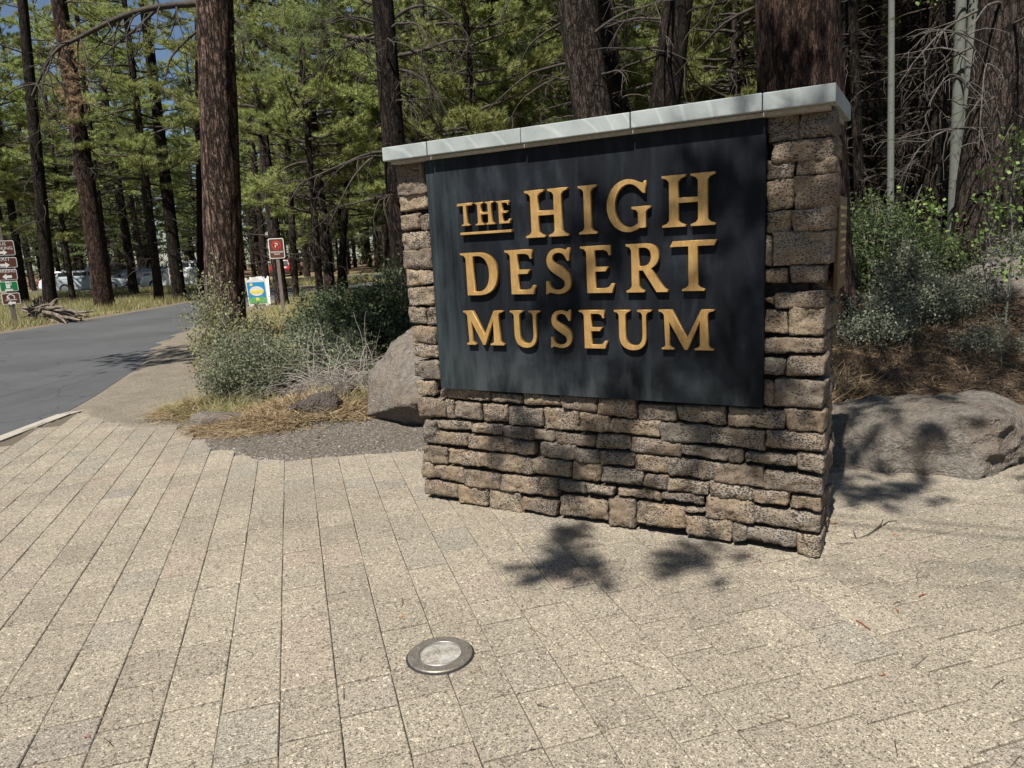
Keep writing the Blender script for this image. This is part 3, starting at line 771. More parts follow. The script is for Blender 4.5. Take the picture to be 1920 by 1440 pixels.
GL['U'] = ([[(0,1),(0,.96),(.08,.93),(.12,.87)] + bz((.12,.36),(.12,.10),(.26,-.03),(.47,-.03)) + bz((.47,-.03),(.69,-.03),(.80,.10),(.80,.36))[1:] + [(.80,.87),(.84,.93),(.93,.96),(.93,1),(.58,1),(.58,.96),(.67,.93),(.705,.87)] + bz((.705,.37),(.705,.18),(.63,.09),(.50,.09)) + bz((.50,.09),(.36,.09),(.29,.18),(.29,.37))[1:] + [(.29,.87),(.32,.93),(.40,.96),(.40,1)]])
g_in = arc(.50, .50, .32, .43, 48, 300, 26)
g_out = arc(.47, .50, .47, .53, -52, -298, 34)
GL['G'] = ([[(.86, .98), (.86, .73), (.81, .73)] + g_in[1:] + [(.69, .14), (.69, .35), (.65, .40), (.55, .43), (.55, .475), (.96, .475), (.96, .43), (.89, .40), (.86, .35), (.86, .05), (.80, .04)] + g_out[1:] + [(.80, .93)]])
def sglyph():
    cl = bz((.545,.80),(.50,.90),(.42,.945),(.33,.945),7) + bz((.33,.945),(.18,.945),(.12,.85),(.12,.745),7)[1:] + bz((.12,.745),(.12,.60),(.26,.555),(.335,.505),8)[1:] + bz((.335,.505),(.46,.42),(.54,.37),(.54,.245),8)[1:] + bz((.54,.245),(.54,.12),(.44,.045),(.30,.045),7)[1:] + bz((.30,.045),(.19,.045),(.09,.10),(.05,.22),7)[1:]
    n = len(cl); P = np.array(cl); T = np.gradient(P, axis=0); T /= np.linalg.norm(T, axis=1)[:, None]; Nn = np.stack([-T[:, 1], T[:, 0]], 1)
    t = np.linspace(0, 1, n); hw = .045 + .062 * np.exp(-((t - .5) / .2) ** 2)
    a = P + Nn * hw[:, None]; b_ = P - Nn * hw[:, None]
    bl = [tuple(q_) for q_, k in zip(b_, range(n)) if not (k < n // 2 and P[k][0] > .45)]
    al = [tuple(q_) for q_, k in zip(a, range(n)) if not (k > n // 2 and P[k][0] < .17)]
    return [[(.54, .715), (.585, .715), (.60, 1.0), (.565, 1.0), (.53, .965)] + bl + [(.065, .285), (.02, .285), (.01, .0), (.05, .0), (.085, .035)] + al[::-1]]
GL['S'] = sglyph()
def glyph_mesh(ch, w, h, ext=.010, bev=.0011):
    cu_ = bpy.data.curves.new('letter', 'CURVE'); cu_.dimensions = '2D'; cu_.fill_mode = 'BOTH'
    cu_.extrude = ext; cu_.bevel_depth = bev; cu_.bevel_resolution = 0; cu_.offset = -bev
    allp = [p for o_ in GL[ch] for p in o_]
    mx, mn, my, ny_ = max(p[0] for p in allp), min(p[0] for p in allp), 1.0, 0.0
    sx_ = w / (mx - mn)
    for o_ in GL[ch]:
        pts = []
        for p in o_:
            q_ = ((p[0] - mn) * sx_, p[1] * h)
            if not pts or math.hypot(q_[0] - pts[-1][0], q_[1] - pts[-1][1]) > 5e-4: pts.append(q_)
        s = cu_.splines.new('POLY'); s.points.add(len(pts) - 1)
        for i, p in enumerate(pts): s.points[i].co = (p[0], p[1], 0, 1)
        s.use_cyclic_u = True
    tmp = bpy.data.objects.new('tmp', cu_); COL.objects.link(tmp)
    bpy.context.view_layer.update()
    me = bpy.data.meshes.new_from_object(tmp.evaluated_get(bpy.context.evaluated_depsgraph_get()))
    bpy.data.objects.remove(tmp); bpy.data.curves.remove(cu_)
    me.transform(Matrix.Rotation(PI / 2, 4, 'X'))
    me.name = 'letter'; me.materials.clear(); me.materials.append(M['gold'])
    return me
LET = [('T', 120, 283, 232, 420), ('H', 236, 275, 366, 412), ('E', 372, 265, 468, 405),
       ('H', 555, 200, 842, 487), ('I', 900, 168, 1025, 473), ('G', 1083, 146, 1370, 446), ('H', 1440, 105, 1785, 416),
       ('D', 143, 600, 392, 868), ('E', 428, 582, 630, 862), ('S', 686, 570, 860, 860), ('E', 915, 556, 1136, 854), ('R', 1208, 542, 1480, 849), ('T', 1492, 524, 1796, 840),
       ('M', 163, 970, 430, 1193), ('U', 463, 969, 668, 1203), ('S', 720, 964, 866, 1210), ('E', 907, 966, 1090, 1214), ('U', 1133, 965, 1378, 1219), ('M', 1420, 963, 1778, 1226)]
LZ = 3.4286; LT = .032
for ch, x0, y0, x1, y1 in LET:
    a = wuv(820 + x0 / LZ, 300 + y0 / LZ, LT); b_ = wuv(820 + x1 / LZ, 300 + y1 / LZ, LT)
    w, h = b_[0] - a[0], a[1] - b_[1]
    me = glyph_mesh(ch, w, h, ext=.0125)
    link('letter', me, None, panel, (a[0] - PX0, .0 - LT + .0148, b_[1] - PZ0))
a = wuv(820 + 147 / LZ, 300 + 468 / LZ, LT); b_ = wuv(820 + 476 / LZ, 300 + 463 / LZ, LT)
mb = MB(); mb.box(0, -.0148, 0, b_[0] - a[0], .0148, a[1] - b_[1]); link('underline', mb.mesh('underline', bevel=.002), M['gold'], panel, (a[0] - PX0, -LT + .0148, b_[1] - PZ0))
print('letters', [tuple(round(v, 3) for v in wuv(820 + l[1] / LZ, 300 + l[2] / LZ, LT) + wuv(820 + l[3] / LZ, 300 + l[4] / LZ, LT)) for l in LET])
# bronze plaque on the right-hand end
def text_mesh(s, size, mat, ext=.002, align='CENTER', space=1.0):
    c = bpy.data.curves.new('lettering', 'FONT'); c.body = s; c.size = size; c.align_x = align; c.extrude = ext; c.space_line = space; c.resolution_u = 2
    tmp = bpy.data.objects.new('tmp', c); COL.objects.link(tmp); bpy.context.view_layer.update()
    me = bpy.data.meshes.new_from_object(tmp.evaluated_get(bpy.context.evaluated_depsgraph_get()))
    bpy.data.objects.remove(tmp); bpy.data.curves.remove(c)
    me.transform(Matrix.Rotation(PI / 2, 4, 'X')); me.name = 'lettering'; me.materials.clear(); me.materials.append(mat); return me
mb = MB(); mb.box(-.17, -.02, -.22, .17, .0, .22)
plq = link('plaque', mb.mesh('plaque', bevel=.003), M['plaque'], wall, (WW + .022, .30, 1.53)); plq.rotation_euler = (0, 0, PI / 2)
mb = MB()
for r_ in range(9):
    zz = .16 - r_ * .038; x = -.13 + (r_ % 3) * .012
    while x < .125 - (r_ % 3) * .012:
        w = random.Random(r_ * 31 + int(x * 999)).uniform(.012, .045); mb.box(x, -.024, zz, min(x + w, .13), -.021, zz + .014); x += w + .012
link('raised_lettering', mb.mesh('raised_lettering'), M['plaque_text'], plq, kind='stuff')

# ------------------------------------------------------------------ rocks
def rock(name, label, loc, size, mat, seed, rough=.12, sub=5, flat=0.0, planes=7, rotz=0, cat='boulder', cuts=()):
    rg_ = random.Random(seed); bm = bmesh.new(); bmesh.ops.create_icosphere(bm, subdivisions=sub, radius=1)
    off = Vector((rg_.random() * 40, rg_.random() * 40, rg_.random() * 40))
    pls = []
    for _ in range(planes):
        nv = Vector((rg_.gauss(0, 1), rg_.gauss(0, 1), rg_.gauss(0, .8))).normalized(); pls.append((nv, rg_.uniform(.62, .85)))
    pls += [(Vector(c[:3]).normalized(), c[3]) for c in cuts]
    for v in bm.verts:
        p = v.co.copy()
        for nv, dd in pls:
            e = p.dot(nv) - dd
            if e > 0: p -= nv * e * .93
        n1 = mnoise.fractal(p * 1.6 + off, 1.0, 2.0, 3) * rough
        n2 = mnoise.fractal(p * 6 + off, .9, 2.1, 4) * rough * .30
        p *= 1 + n1 + n2
        v.co = Vector((p.x * size[0], p.y * size[1], p.z * size[2]))
        v.co += mnoise.noise_vector(v.co * 30) * .004
    for f in bm.faces: f.smooth = True
    me = bpy.data.meshes.new(name); bm.to_mesh(me); bm.free()
    o = link(name, me, mat, None, loc, rotz); tag(o, label, cat); return o
def hull_rock(name, label, pts, mat, seed, amp=.03, fine=.012, cat='boulder', smooth=1, el=.035, crag=0.0, cragdir=None):
    P = np.array(pts, float); c0 = np.array([P[:, 0].mean(), P[:, 1].mean(), 0.0])
    bm = bmesh.new()
    for p in P: bm.verts.new(Vector(p - c0))
    r = bmesh.ops.convex_hull(bm, input=bm.verts[:])
    bmesh.ops.delete(bm, geom=[g_ for g_ in r['geom_interior'] if isinstance(g_, bmesh.types.BMVert)], context='VERTS')
    bmesh.ops.triangulate(bm, faces=bm.faces[:])
    for it in range(7):
        es = [e for e in bm.edges if e.calc_length() > el * 1.6]
        if not es: break
        bmesh.ops.subdivide_edges(bm, edges=es, cuts=1, use_grid_fill=False); bmesh.ops.triangulate(bm, faces=[f for f in bm.faces if len(f.verts) > 3])
    for _ in range(smooth): bmesh.ops.smooth_vert(bm, verts=bm.verts, factor=.5, use_axis_x=True, use_axis_y=True, use_axis_z=True)
    bm.normal_update(); rg_ = random.Random(seed); off = Vector((rg_.random() * 40, rg_.random() * 40, rg_.random() * 40)); mv = []
    for v in bm.verts:
        q = v.co; d = mnoise.fractal(q * 2.6 + off, 1.0, 2.0, 3) * amp + mnoise.fractal(q * 14 + off, .8, 2.1, 4) * fine
        if crag:
            cc = max(0, v.normal.dot(Vector(cragdir))) ** .5
            rn = mnoise.ridged_multi_fractal(Vector((q.x * 4, q.y * 4, q.z * 7)) + off, 1.0, 2.1, 4, 1.0, 2.0)
            d += cc * (rn - 1.2) * crag
        mv.append(v.co + v.normal * d + mnoise.noise_vector(q * 9 + off) * fine)
    for v, p in zip(bm.verts, mv): v.co = p
    for f in bm.faces: f.smooth = True
    me = bpy.data.meshes.new(name); bm.to_mesh(me); bm.free()
    o = link(name, me, mat, None, c0); tag(o, label, cat); return o
hull_rock('boulder', 'large pale slanted boulder leaning beside the left edge of the stone sign',
    [(-1.39, 6.78, .09), (-1.0, 6.28, .27), (-.3, 5.98, .38), (.35, 6.1, .42), (-1.38, 6.98, .45), (-1.15, 7.05, .74), (-.95, 7.1, .87), (-.2, 7.15, 1.0), (.5, 7.2, .9),
     (-1.22, 6.95, -.08), (-.75, 6.55, -.08), (0, 6.5, -.08), (.5, 6.6, -.08), (-.8, 7.5, -.08), (.6, 7.5, -.08), (-.3, 7.55, .6)], M['boulder'], 21, .018, .010, smooth=0, el=.028)
hull_rock('boulder', 'wide low grey-brown boulder on the paving edge right of the sign wall',
    [at(1500, 880, 4.85), at(1620, 893, 4.62), at(1740, 906, 4.45), at(1815, 912, 4.36), at(1868, 885, 4.5), at(1960, 890, 4.7), at(1560, 800, 4.95), at(1720, 800, 4.62), at(1872, 782, 4.45), at(1930, 790, 4.75), at(1880, 830, 4.4),
     at(1545, 757, 5.3), at(1700, 738, 5.4), at(1850, 733, 5.4), at(1925, 762, 5.3), (1.9, 5.5, -.1), (4.0, 5.5, -.1), (3.0, 4.55, -.1), (3.9, 4.85, -.1), (2.0, 4.85, -.1)], M['boulder'], 33, .022, .013, smooth=0, crag=.045, cragdir=(-.1, -.9, .1), el=.022)
g = ground(395, 800)
rock('rock', 'flat pale rock at the left foot of the shrub bed', (g[0] + .05, g[1] + .12, .03), (.30, .20, .13), M['boulder'], 44, .12, 4, cat='rock')
g = ground(600, 790)
rock('rock', 'dark craggy lava rock in front of the orange needle litter', (g[0], g[1] + .02, .10), (.25, .16, .17), M['darkrock'], 47, .3, 4, cat='rock')
g = ground(650, 768)
rock('rock', 'smaller dark lava rock between the craggy one and the left boulder', (g[0] + .02, g[1] - .02, .12), (.2, .15, .16), M['darkrock'], 53, .3, 4, cat='rock')
P_ = at(1880, 590, 9.3)
rock('boulder', 'pale sunlit boulder on the rise behind the wide boulder at right', (P_[0], 9.3, tz(P_[0], 9.3) + .08), (.62, .5, .42), M['boulder'], 61, .1, 5, rotz=.4)
P_ = at(1785, 570, 9.8)
rock('rock', 'mossy grey rock left of the pale boulder on the rise', (P_[0], 9.8, tz(P_[0], 9.8) + .05), (.34, .3, .22), M['boulder'], 63, .15, 4, cat='rock')

# ------------------------------------------------------------------ in-ground light
lamp = thing('ground_light', 'round metal in-ground floodlight set in the paving before the sign', 'ground light', (LC[0], LC[1], 0))
def ring_mesh(r0, r1, z0, z1, n=64):
    mb = MB(); vs = []
    prof = [(r0, z0), (r0, z1 - .002), (r0 + .002, z1), (r1 - .004, z1), (r1, z1 - .003), (r1, z0)]
    for i in range(n):
        a = 2 * PI * i / n
        for r_, z_ in prof: vs.append((r_ * math.cos(a), r_ * math.sin(a), z_))
    m_ = len(prof)
    mb.add(vs, [(i * m_ + j, ((i + 1) % n) * m_ + j, ((i + 1) % n) * m_ + j + 1, i * m_ + j + 1) for i in range(n) for j in range(m_ - 1)])
    return mb.mesh('ring', smooth=False)
link('flange', ring_mesh(.088, .130, -.02, .014), M['ring'], lamp)
link('rubber_gasket', ring_mesh(.1295, .137, -.02, .0075), M['tyre'], lamp)
link('lens_rim', ring_mesh(.084, .0885, -.02, .0165), M['galv'], lamp)
def dome(r_, h_, z_, n=40, m=6, sgn=1):
    mb = MB(); vs = [(0, 0, z_ + sgn * h_)]; fs = []
    for j in range(1, m + 1):
        t = j / m
        for i in range(n): a = 2 * PI * i / n; vs.append((r_ * t * math.cos(a), r_ * t * math.sin(a), z_ + sgn * h_ * (1 - t * t)))
    for i in range(n): fs.append((0, 1 + i, 1 + (i + 1) % n))
    for j in range(m - 1):
        for i in range(n): fs.append((1 + j * n + i, 1 + (j + 1) * n + i, 1 + (j + 1) * n + (i + 1) % n, 1 + j * n + (i + 1) % n))
    mb.add(vs, fs); return mb.mesh('dome', smooth=True)
link('lens', dome(.085, .006, .010), M['glass'], lamp)
link('reflector', dome(.085, .055, .004, sgn=-1), M['reflector'], lamp)
mb = MB()
sc_ = []
for i in range(8):
    a = 2 * PI * (i + .3) / 8; m2 = MB(); m2.cyl((0, 0, 0), .0062, .0032, 10)
    link('screw', m2.mesh('screw'), M['galv'], lamp, (.109 * math.cos(a), .109 * math.sin(a), .0145))

# ------------------------------------------------------------------ signs
def rrect(w, h, r_, n=5):
    out = []
    for cx_, cy_, a0 in ((w / 2 - r_, h / 2 - r_, 0), (-w / 2 + r_, h / 2 - r_, 90), (-w / 2 + r_, -h / 2 + r_, 180), (w / 2 - r_, -h / 2 + r_, 270)):
        out += [(cx_ + r_ * math.cos(R(a0 + 90 * i / n)), cy_ + r_ * math.sin(R(a0 + 90 * i / n))) for i in range(n + 1)]
    return out
ROTX = Matrix.Rotation(PI / 2, 4, 'X')
def plate(w, h, face, parent, loc, name='sign_plate', border=.018):
    mb = MB(); mb.prism(rrect(w, h, .04), 0, .006); o = link(name, mb.mesh(name, M=ROTX), M['white'], parent, loc)
    mb = MB(); mb.prism(rrect(w - 2 * border, h - 2 * border, .03), .0, .002); link('sign_face', mb.mesh('sign_face', M=ROTX), face, o, (0, -.0065, 0))
    return o
def flat(poly, mat, parent, loc, name='symbol', th=.002):
    mb = MB(); mb.prism(poly, 0, th); return link(name, mb.mesh(name, M=ROTX), mat, parent, loc)
def arrow(s, left=False):
    p = [(-.5, -.16), (.05, -.16), (.05, -.38), (.5, 0), (.05, .38), (.05, .16), (-.5, .16)]
    return [((-x if left else x) * s, y * s) for x, y in (p[::-1] if left else p)]
ang = 0
# left stack
b0 = ground(30, 612)
stack = thing('direction_sign', 'post with five stacked road signs at the far left of the road', 'road sign', (b0[0], b0[1], tz(b0[0], b0[1])), math.atan2(b0[0], b0[1]) * -1 + .1)
sc = 1.12
mb = MB(); mb.box(-.07, 0, -.1, .07, .09, 3.05); link('post', mb.mesh('post', bevel=.005), M['post'], stack)
zc = 2.93
def ypx(y, x): # height above ground at the post distance
    return at(x, y, b0[1])[2]
tops = [(451, 480), (483, 503), (505, 526), (527, 547), (549, 571)]
xc = [-2, 1, 5, 13, 18.5]; wpx = [34, 34, 31, 25, 25]
for i, ((y0, y1), xx) in enumerate(zip(tops, xc)):
    z1 = ypx(y0, xx); z0 = ypx(y1, xx); h = (z1 - z0) - .015; w = [.62, .62, .52, .46, .46][i]
    z_ = (z0 + z1) / 2 - stack.location.z
    o = plate(w, h, [M['brown'], M['brown'], M['brown'], M['green'], M['brown']][i], stack, (0, -.012, z_))
    if i == 0:
        link('lettering', text_mesh("BUS\nPARKING", .125, M['white'], .001), None, o, (0, -.010, h * .18)); flat(arrow(.22), M['white'], o, (0, -.009, -h * .3))
    if i == 1:
        link('lettering', text_mesh("EXIT", .15, M['white'], .001), None, o, (0, -.010, .055)); flat(arrow(.24), M['white'], o, (0, -.009, -.07))
    if i == 2:
        link('lettering', text_mesh("PARKING", .11, M['white'], .001), None, o, (0, -.010, .06)); flat(arrow(.24, True), M['white'], o, (0, -.009, -.06))
    if i == 3:
        flat([(-.05, -.06), (.05, -.06), (.05, .13), (-.05, .13)], M['white'], o, (-.02, -.009, 0)); flat([(-.1, -.14), (.1, -.14), (.1, -.085), (-.1, -.085)], M['white'], o, (-.01, -.009, 0))
        flat([(.045, .0), (.09, .03), (.10, .12), (.08, .12), (.07, .04), (.045, .02)], M['white'], o, (-.02, -.009, 0)); flat([(-.025, .07), (.025, .07), (.025, .10), (-.025, .10)], M['green'], o, (-.02, -.0115, 0))
    if i == 4:
        flat([(-.1, .0), (-.1, .08), (0, .15), (.1, .08), (.1, .0), (.075, .0), (.075, .07), (0, .12), (-.07, .07), (-.02, .0)], M['white'], o, (0, -.009, .0)); flat(arrow(.2, True), M['white'], o, (0, -.009, -.13))
        flat([(-.14, -.045), (.14, -.045), (.14, -.025), (-.14, -.025)], M['white'], o, (0, -.009, 0))
# pedestrian path no-parking sign
Yp = 21.0
pt = at(515, 447, Yp); pbt = at(531, 590, Yp)
ps = thing('no_parking_sign', 'brown no parking sign reading pedestrian path on a grey post', 'road sign', (pt[0] + .02, Yp, 0), .22)
topz = pt[2]
mb = MB(); mb.box(-.045, 0, -.1, .045, .05, topz - .12); link('post', mb.mesh('post', bevel=.004), M['post'], ps)
o = plate(.42, .56, M['brown'], ps, (0, -.008, topz - .28))
circ = [(.125 * math.cos(2 * PI * i / 32), .125 * math.sin(2 * PI * i / 32)) for i in range(32)]
flat(circ, M['red'], o, (0, -.009, .09), 'red_disc')
circ2 = [(x * .8, y * .8) for x, y in circ]; flat(circ2, M['brown'], o, (0, -.011, .09), 'disc_centre')
link('lettering', text_mesh("P", .19, M['white'], .001), None, o, (0, -.0135, .025))
flat([(-.08, .07), (-.06, .09), (.08, -.07), (.06, -.09)][::-1], M['red'], o, (0, -.0145, .09), 'slash')
link('lettering', text_mesh("PEDESTRIAN\nPATH", .062, M['white'], .001), None, o, (0, -.0100, -.12))
# small far stack
b2 = ground(331, 559)
fs_ = thing('direction_sign', 'small post with three brown signs beyond the road bend', 'road sign', (b2[0], b2[1], tz(b2[0], b2[1])), .3)
mb = MB(); mb.box(-.06, 0, -.1, .06, .08, 1.45); link('post', mb.mesh('post'), M['post'], fs_)
for i, z_ in enumerate((1.53, 1.22, .93)):
    o = plate(.38, .28, M['brown'], fs_, (0, -.01, z_), border=.02); flat(arrow(.18, i % 2 == 0), M['white'], o, (0, -.010, -.03))
# A-frame
ba = ground(488, 574)
af = thing('sandwich_board', 'white plastic sandwich board with a bright blue and yellow poster', 'sandwich board', (ba[0], ba[1], tz(ba[0], ba[1])), .15)
W_, H_ = .64, 1.0
for sgn, nm in ((-1, 'front_panel'), (1, 'rear_panel')):
    mb = MB(); mb.prism([(-W_ / 2, .0), (-W_ / 2 + .08, 0), (-W_ / 2 + .1, .06), (W_ / 2 - .1, .06), (W_ / 2 - .08, 0), (W_ / 2, 0), (W_ / 2, H_), (.27, H_), (.25, H_ - .08), (.12, H_ - .08), (.10, H_), (-.10, H_), (-.12, H_ - .08), (-.25, H_ - .08), (-.27, H_), (-W_ / 2, H_)], -.015, .015)
    o = link(nm, mb.mesh(nm, M=ROTX), M['white'], af, (0, sgn * .22, 0)); o.rotation_euler = (-sgn * -.2 * -1, 0, 0)
    if sgn == -1:
        for (x0, z0, x1, z1, mm) in ((-.29, .10, .29, .84, 'skyblue'),):
            fl = flat([(x0, z0), (x1, z0), (x1, z1), (x0, z1)], M[mm], o, (0, -.016, 0), 'poster')
        flat([(.23 * math.cos(a_) , .50 + .17 * math.sin(a_)) for a_ in np.linspace(0, 2 * PI, 20, endpoint=False)], M['white'], o, (0, -.019, .03), 'poster_cloud')
        flat([(-.22, .47), (.22, .47), (.24, .57), (-.2, .57)], M['yellow'], o, (0, -.022, -.01), 'poster_banner')
        flat([(-.29, .10), (.29, .10), (.29, .30), (.12, .34), (0, .27), (-.15, .33), (-.29, .28)], M['postergreen'], o, (0, -.0195, 0), 'poster_hills')
        flat([(-.15 + .05 * math.cos(a_), .76 + .05 * math.sin(a_)) for a_ in np.linspace(0, 2 * PI, 12, endpoint=False)], M['yellow'], o, (0, -.0195, 0), 'poster_sun')
        flat([(-.06, .2), (.06, .2), (.05, .3), (-.05, .3)], M['yellow'], o, (0, -.0225, 0), 'poster_flower')

# ------------------------------------------------------------------ cars
def car(label, loc, rotz, paint, L=4.6, Hh=1.62, van=False, cat='car'):
    c = thing('parked_car', label, cat, loc, rotz, 'cars parked between the pines')
    k = L / 4.6; hh = Hh / 1.62
    low = [(-2.3, .35), (-2.28, .75), (-2.2, .95), (-1.95, 1.02), (1.2, 1.0), (2.05, .85), (2.27, .68), (2.3, .38), (2.1, .25), (-2.15, .25)]
    up = [(-2.1, 1.0), (-2.02 if van else -1.95, 1.25), (-1.85, 1.55), (-1.6, 1.62), (.25, 1.60), (.55, 1.5), (1.25, 1.0)]
    def loft(prof, half, inset):
        mb = MB(); n = len(prof)
        cyy = sum(p[1] for p in prof) / n; cxx = sum(p[0] for p in prof) / n
        rings = [(-half, .93), (-half * .93, 1.0), (half * .93, 1.0), (half, .93)]
        vs = []
        for y_, s_ in rings:
            for (x, z) in prof:
                yy = y_ * (1 - inset * max(0, z - 1.0) / .62)
                vs.append(((cxx + (x - cxx) * s_) * k, yy, (cyy + (z - cyy) * s_) * hh))
        fs = [(r_ * n + i, r_ * n + (i + 1) % n, (r_ + 1) * n + (i + 1) % n, (r_ + 1) * n + i) for r_ in range(3) for i in range(n)]
        fs += [tuple(range(n)), tuple(range(3 * n, 4 * n))[::-1]]
        mb.add(vs, fs); return mb
    link('body', loft(low, .92, 0).mesh('body', bevel=.02, smooth=True), paint, c)
    link('cabin', loft(up, .90, .22).mesh('cabin', bevel=.015, smooth=True), paint, c)
    for sgn in (-1, 1):
        for (x0, x1, x2, x3) in ((-1.72, -.95, -.95, -1.85), (-.85, -.02, -.02, -.85), (.06, .42, .98, .06)):
            mb = MB(); y0_ = sgn * (.90 - .90 * .22 * .08 / .62 + .004); y1_ = sgn * (.90 * (1 - .22 * .5 / .62) + .006)
            mb.add([(x3 * k, y0_, 1.07 * hh), (x2 * k, y0_, 1.07 * hh), (x1 * k, y1_, 1.5 * hh), (x0 * k, y1_, 1.5 * hh), (x3 * k, y0_ - sgn * .02, 1.07 * hh), (x2 * k, y0_ - sgn * .02, 1.07 * hh), (x1 * k, y1_ - sgn * .02, 1.5 * hh), (x0 * k, y1_ - sgn * .02, 1.5 * hh)],
                   [(0, 1, 2, 3), (7, 6, 5, 4), (0, 4, 5, 1), (1, 5, 6, 2), (2, 6, 7, 3), (3, 7, 4, 0)])
            link('side_window', mb.mesh('side_window'), M['carglass'], c)
    mb = MB(); mb.add([(.60 * k, -.62, 1.49 * hh), (.60 * k, .62, 1.49 * hh), (1.22 * k, .74, 1.05 * hh), (1.22 * k, -.74, 1.05 * hh), (.57 * k, -.62, 1.45 * hh), (.57 * k, .62, 1.45 * hh), (1.18 * k, .74, 1.02 * hh), (1.18 * k, -.74, 1.02 * hh)], [(0, 1, 2, 3), (7, 6, 5, 4), (0, 4, 5, 1), (1, 5, 6, 2), (2, 6, 7, 3), (3, 7, 4, 0)])
    link('windscreen', mb.mesh('windscreen'), M['carglass'], c, (.03, 0, .03))
    mb = MB(); mb.add([(-1.90 * k, -.6, 1.5 * hh), (-1.90 * k, .6, 1.5 * hh), (-2.08 * k, .7, 1.1 * hh), (-2.08 * k, -.7, 1.1 * hh), (-1.86 * k, -.6, 1.5 * hh), (-1.86 * k, .6, 1.5 * hh), (-2.04 * k, .7, 1.1 * hh), (-2.04 * k, -.7, 1.1 * hh)], [(0, 1, 2, 3), (7, 6, 5, 4), (0, 4, 5, 1), (1, 5, 6, 2), (2, 6, 7, 3), (3, 7, 4, 0)])
    link('rear_window', mb.mesh('rear_window'), M['carglass'], c, (-.03, 0, 0))
    for x in (-1.42, 1.4):
        for sgn in (-1, 1):
            mb = MB(); mb.cyl((0, -.11, 0), .34, .22, 22, 'y'); w_ = link('wheel', mb.mesh('wheel', bevel=.01), M['tyre'], c, (x * k, sgn * .84, .34))
            mb = MB(); mb.cyl((0, -.118, 0), .21, .236, 14, 'y'); link('rim', mb.mesh('rim', bevel=.008), M['rim'], w_)
    for sgn in (-1, 1):
        mb = MB(); mb.box(-.05, -.16, -.07, .05, .16, .07); link('headlight', mb.mesh('headlight', bevel=.02), M['lampclear'], c, (2.21 * k, sgn * .68, .74 * hh))
        mb = MB(); mb.box(-.04, -.12, -.12, .04, .12, .12); link('tail_light', mb.mesh('tail_light', bevel=.015), M['lampred'], c, (-2.24 * k, sgn * .76, .84 * hh))
        mb = MB(); mb.box(-.06, -.09, -.06, .06, .09, .06); link('mirror', mb.mesh('mirror', bevel=.02), paint, c, (.85 * k, sgn * 1.0, 1.08 * hh))
    for nm, x in (('bumper', 2.28), ('bumper', -2.28)):
        mb = MB(); mb.box(-.05, -.8, -.1, .05, .8, .1); link(nm, mb.mesh(nm, bevel=.03), M['tyre'], c, (x * k, 0, .38))
    return c
def carpos(px, Y): p = at(px, 530, Y); return (p[0], Y, 0)
car('white station wagon seen side on just left of the big pine', carpos(345, 47.0), PI - .08, M['car_white'], 4.8, 1.75)
car('pale silver car half hidden behind the reddish pine trunk', carpos(170, 50), .35, M['car_silver'], 4.5, 1.5)
car('white car at the far left of the parked row', carpos(143, 56), .2, M['car_white'], 4.6, 1.5)
car('dark blue van standing right of the reddish pine trunk', carpos(213, 56.0), PI / 2, M['car_blue'], 4.9, 1.9, True, 'van')
car('small white car farthest back beside the big pine', carpos(385, 60), .3, M['car_white'], 4.4, 1.55)
car('dark car behind the trunks left of the white wagon', carpos(262, 53), PI - .2, M['car_black'], 4.5, 1.5)
car('red car glimpsed behind the no parking sign post', carpos(541, 66.0), 1.57, M['car_darkred'], 4.4, 1.5)

# ------------------------------------------------------------------ trees
def trunk_mesh(H, r0, r1, seed, seg=(20, 60), lean=(0, 0), flare=.25, rough=.05, curve=0.0):
    k, n = seg; rg_ = random.Random(seed); off = Vector((rg_.random() * 90, rg_.random() * 90, 0))
    t = np.linspace(0, 1, n) ** 1.25
    V = []
    ph = rg_.random() * 6
    for ti in t:
        z = ti * H; r_ = r1 + (r0 - r1) * (1 - ti) ** .85 + r0 * flare * math.exp(-z / .45)
        cx_ = lean[0] * z + curve * math.sin(ti * 3 + ph); cy_ = lean[1] * z + curve * math.cos(ti * 2.3 + ph)
        for i in range(k):
            a = 2 * PI * i / k
            p = Vector((math.cos(a) * 3.2, math.sin(a) * 3.2, z * 1.1))
            rr = r_ * (1 + rough * mnoise.noise(p + off) + rough * .8 * mnoise.noise(Vector((p.x * 2.7, p.y * 2.7, z * 1.5)) + off))
            V.append((cx_ + rr * math.cos(a), cy_ + rr * math.sin(a), z - .08))
    i = np.arange(n - 1)[:, None] * k; j = np.arange(k)[None, :]; j2 = (j + 1) % k
    F_ = np.stack([i + j, i + j2, i + k + j2, i + k + j], -1).reshape(-1, 4)
    return npmesh('trunk', np.array(V), F_, True)

def curved(p0, d0, L, droop, n, rg_, wob=.15, up_end=0.0):
    P = [np.array(p0, float)]; d = np.array(d0, float); d /= np.linalg.norm(d); s = L / n
    for i in range(n):
        d = d + np.array([0, 0, -droop / n + up_end * (i / n) / n]) + wob * rg_.normal(size=3) / math.sqrt(n)
        d /= np.linalg.norm(d); P.append(P[-1] + d * s)
    return np.array(P)

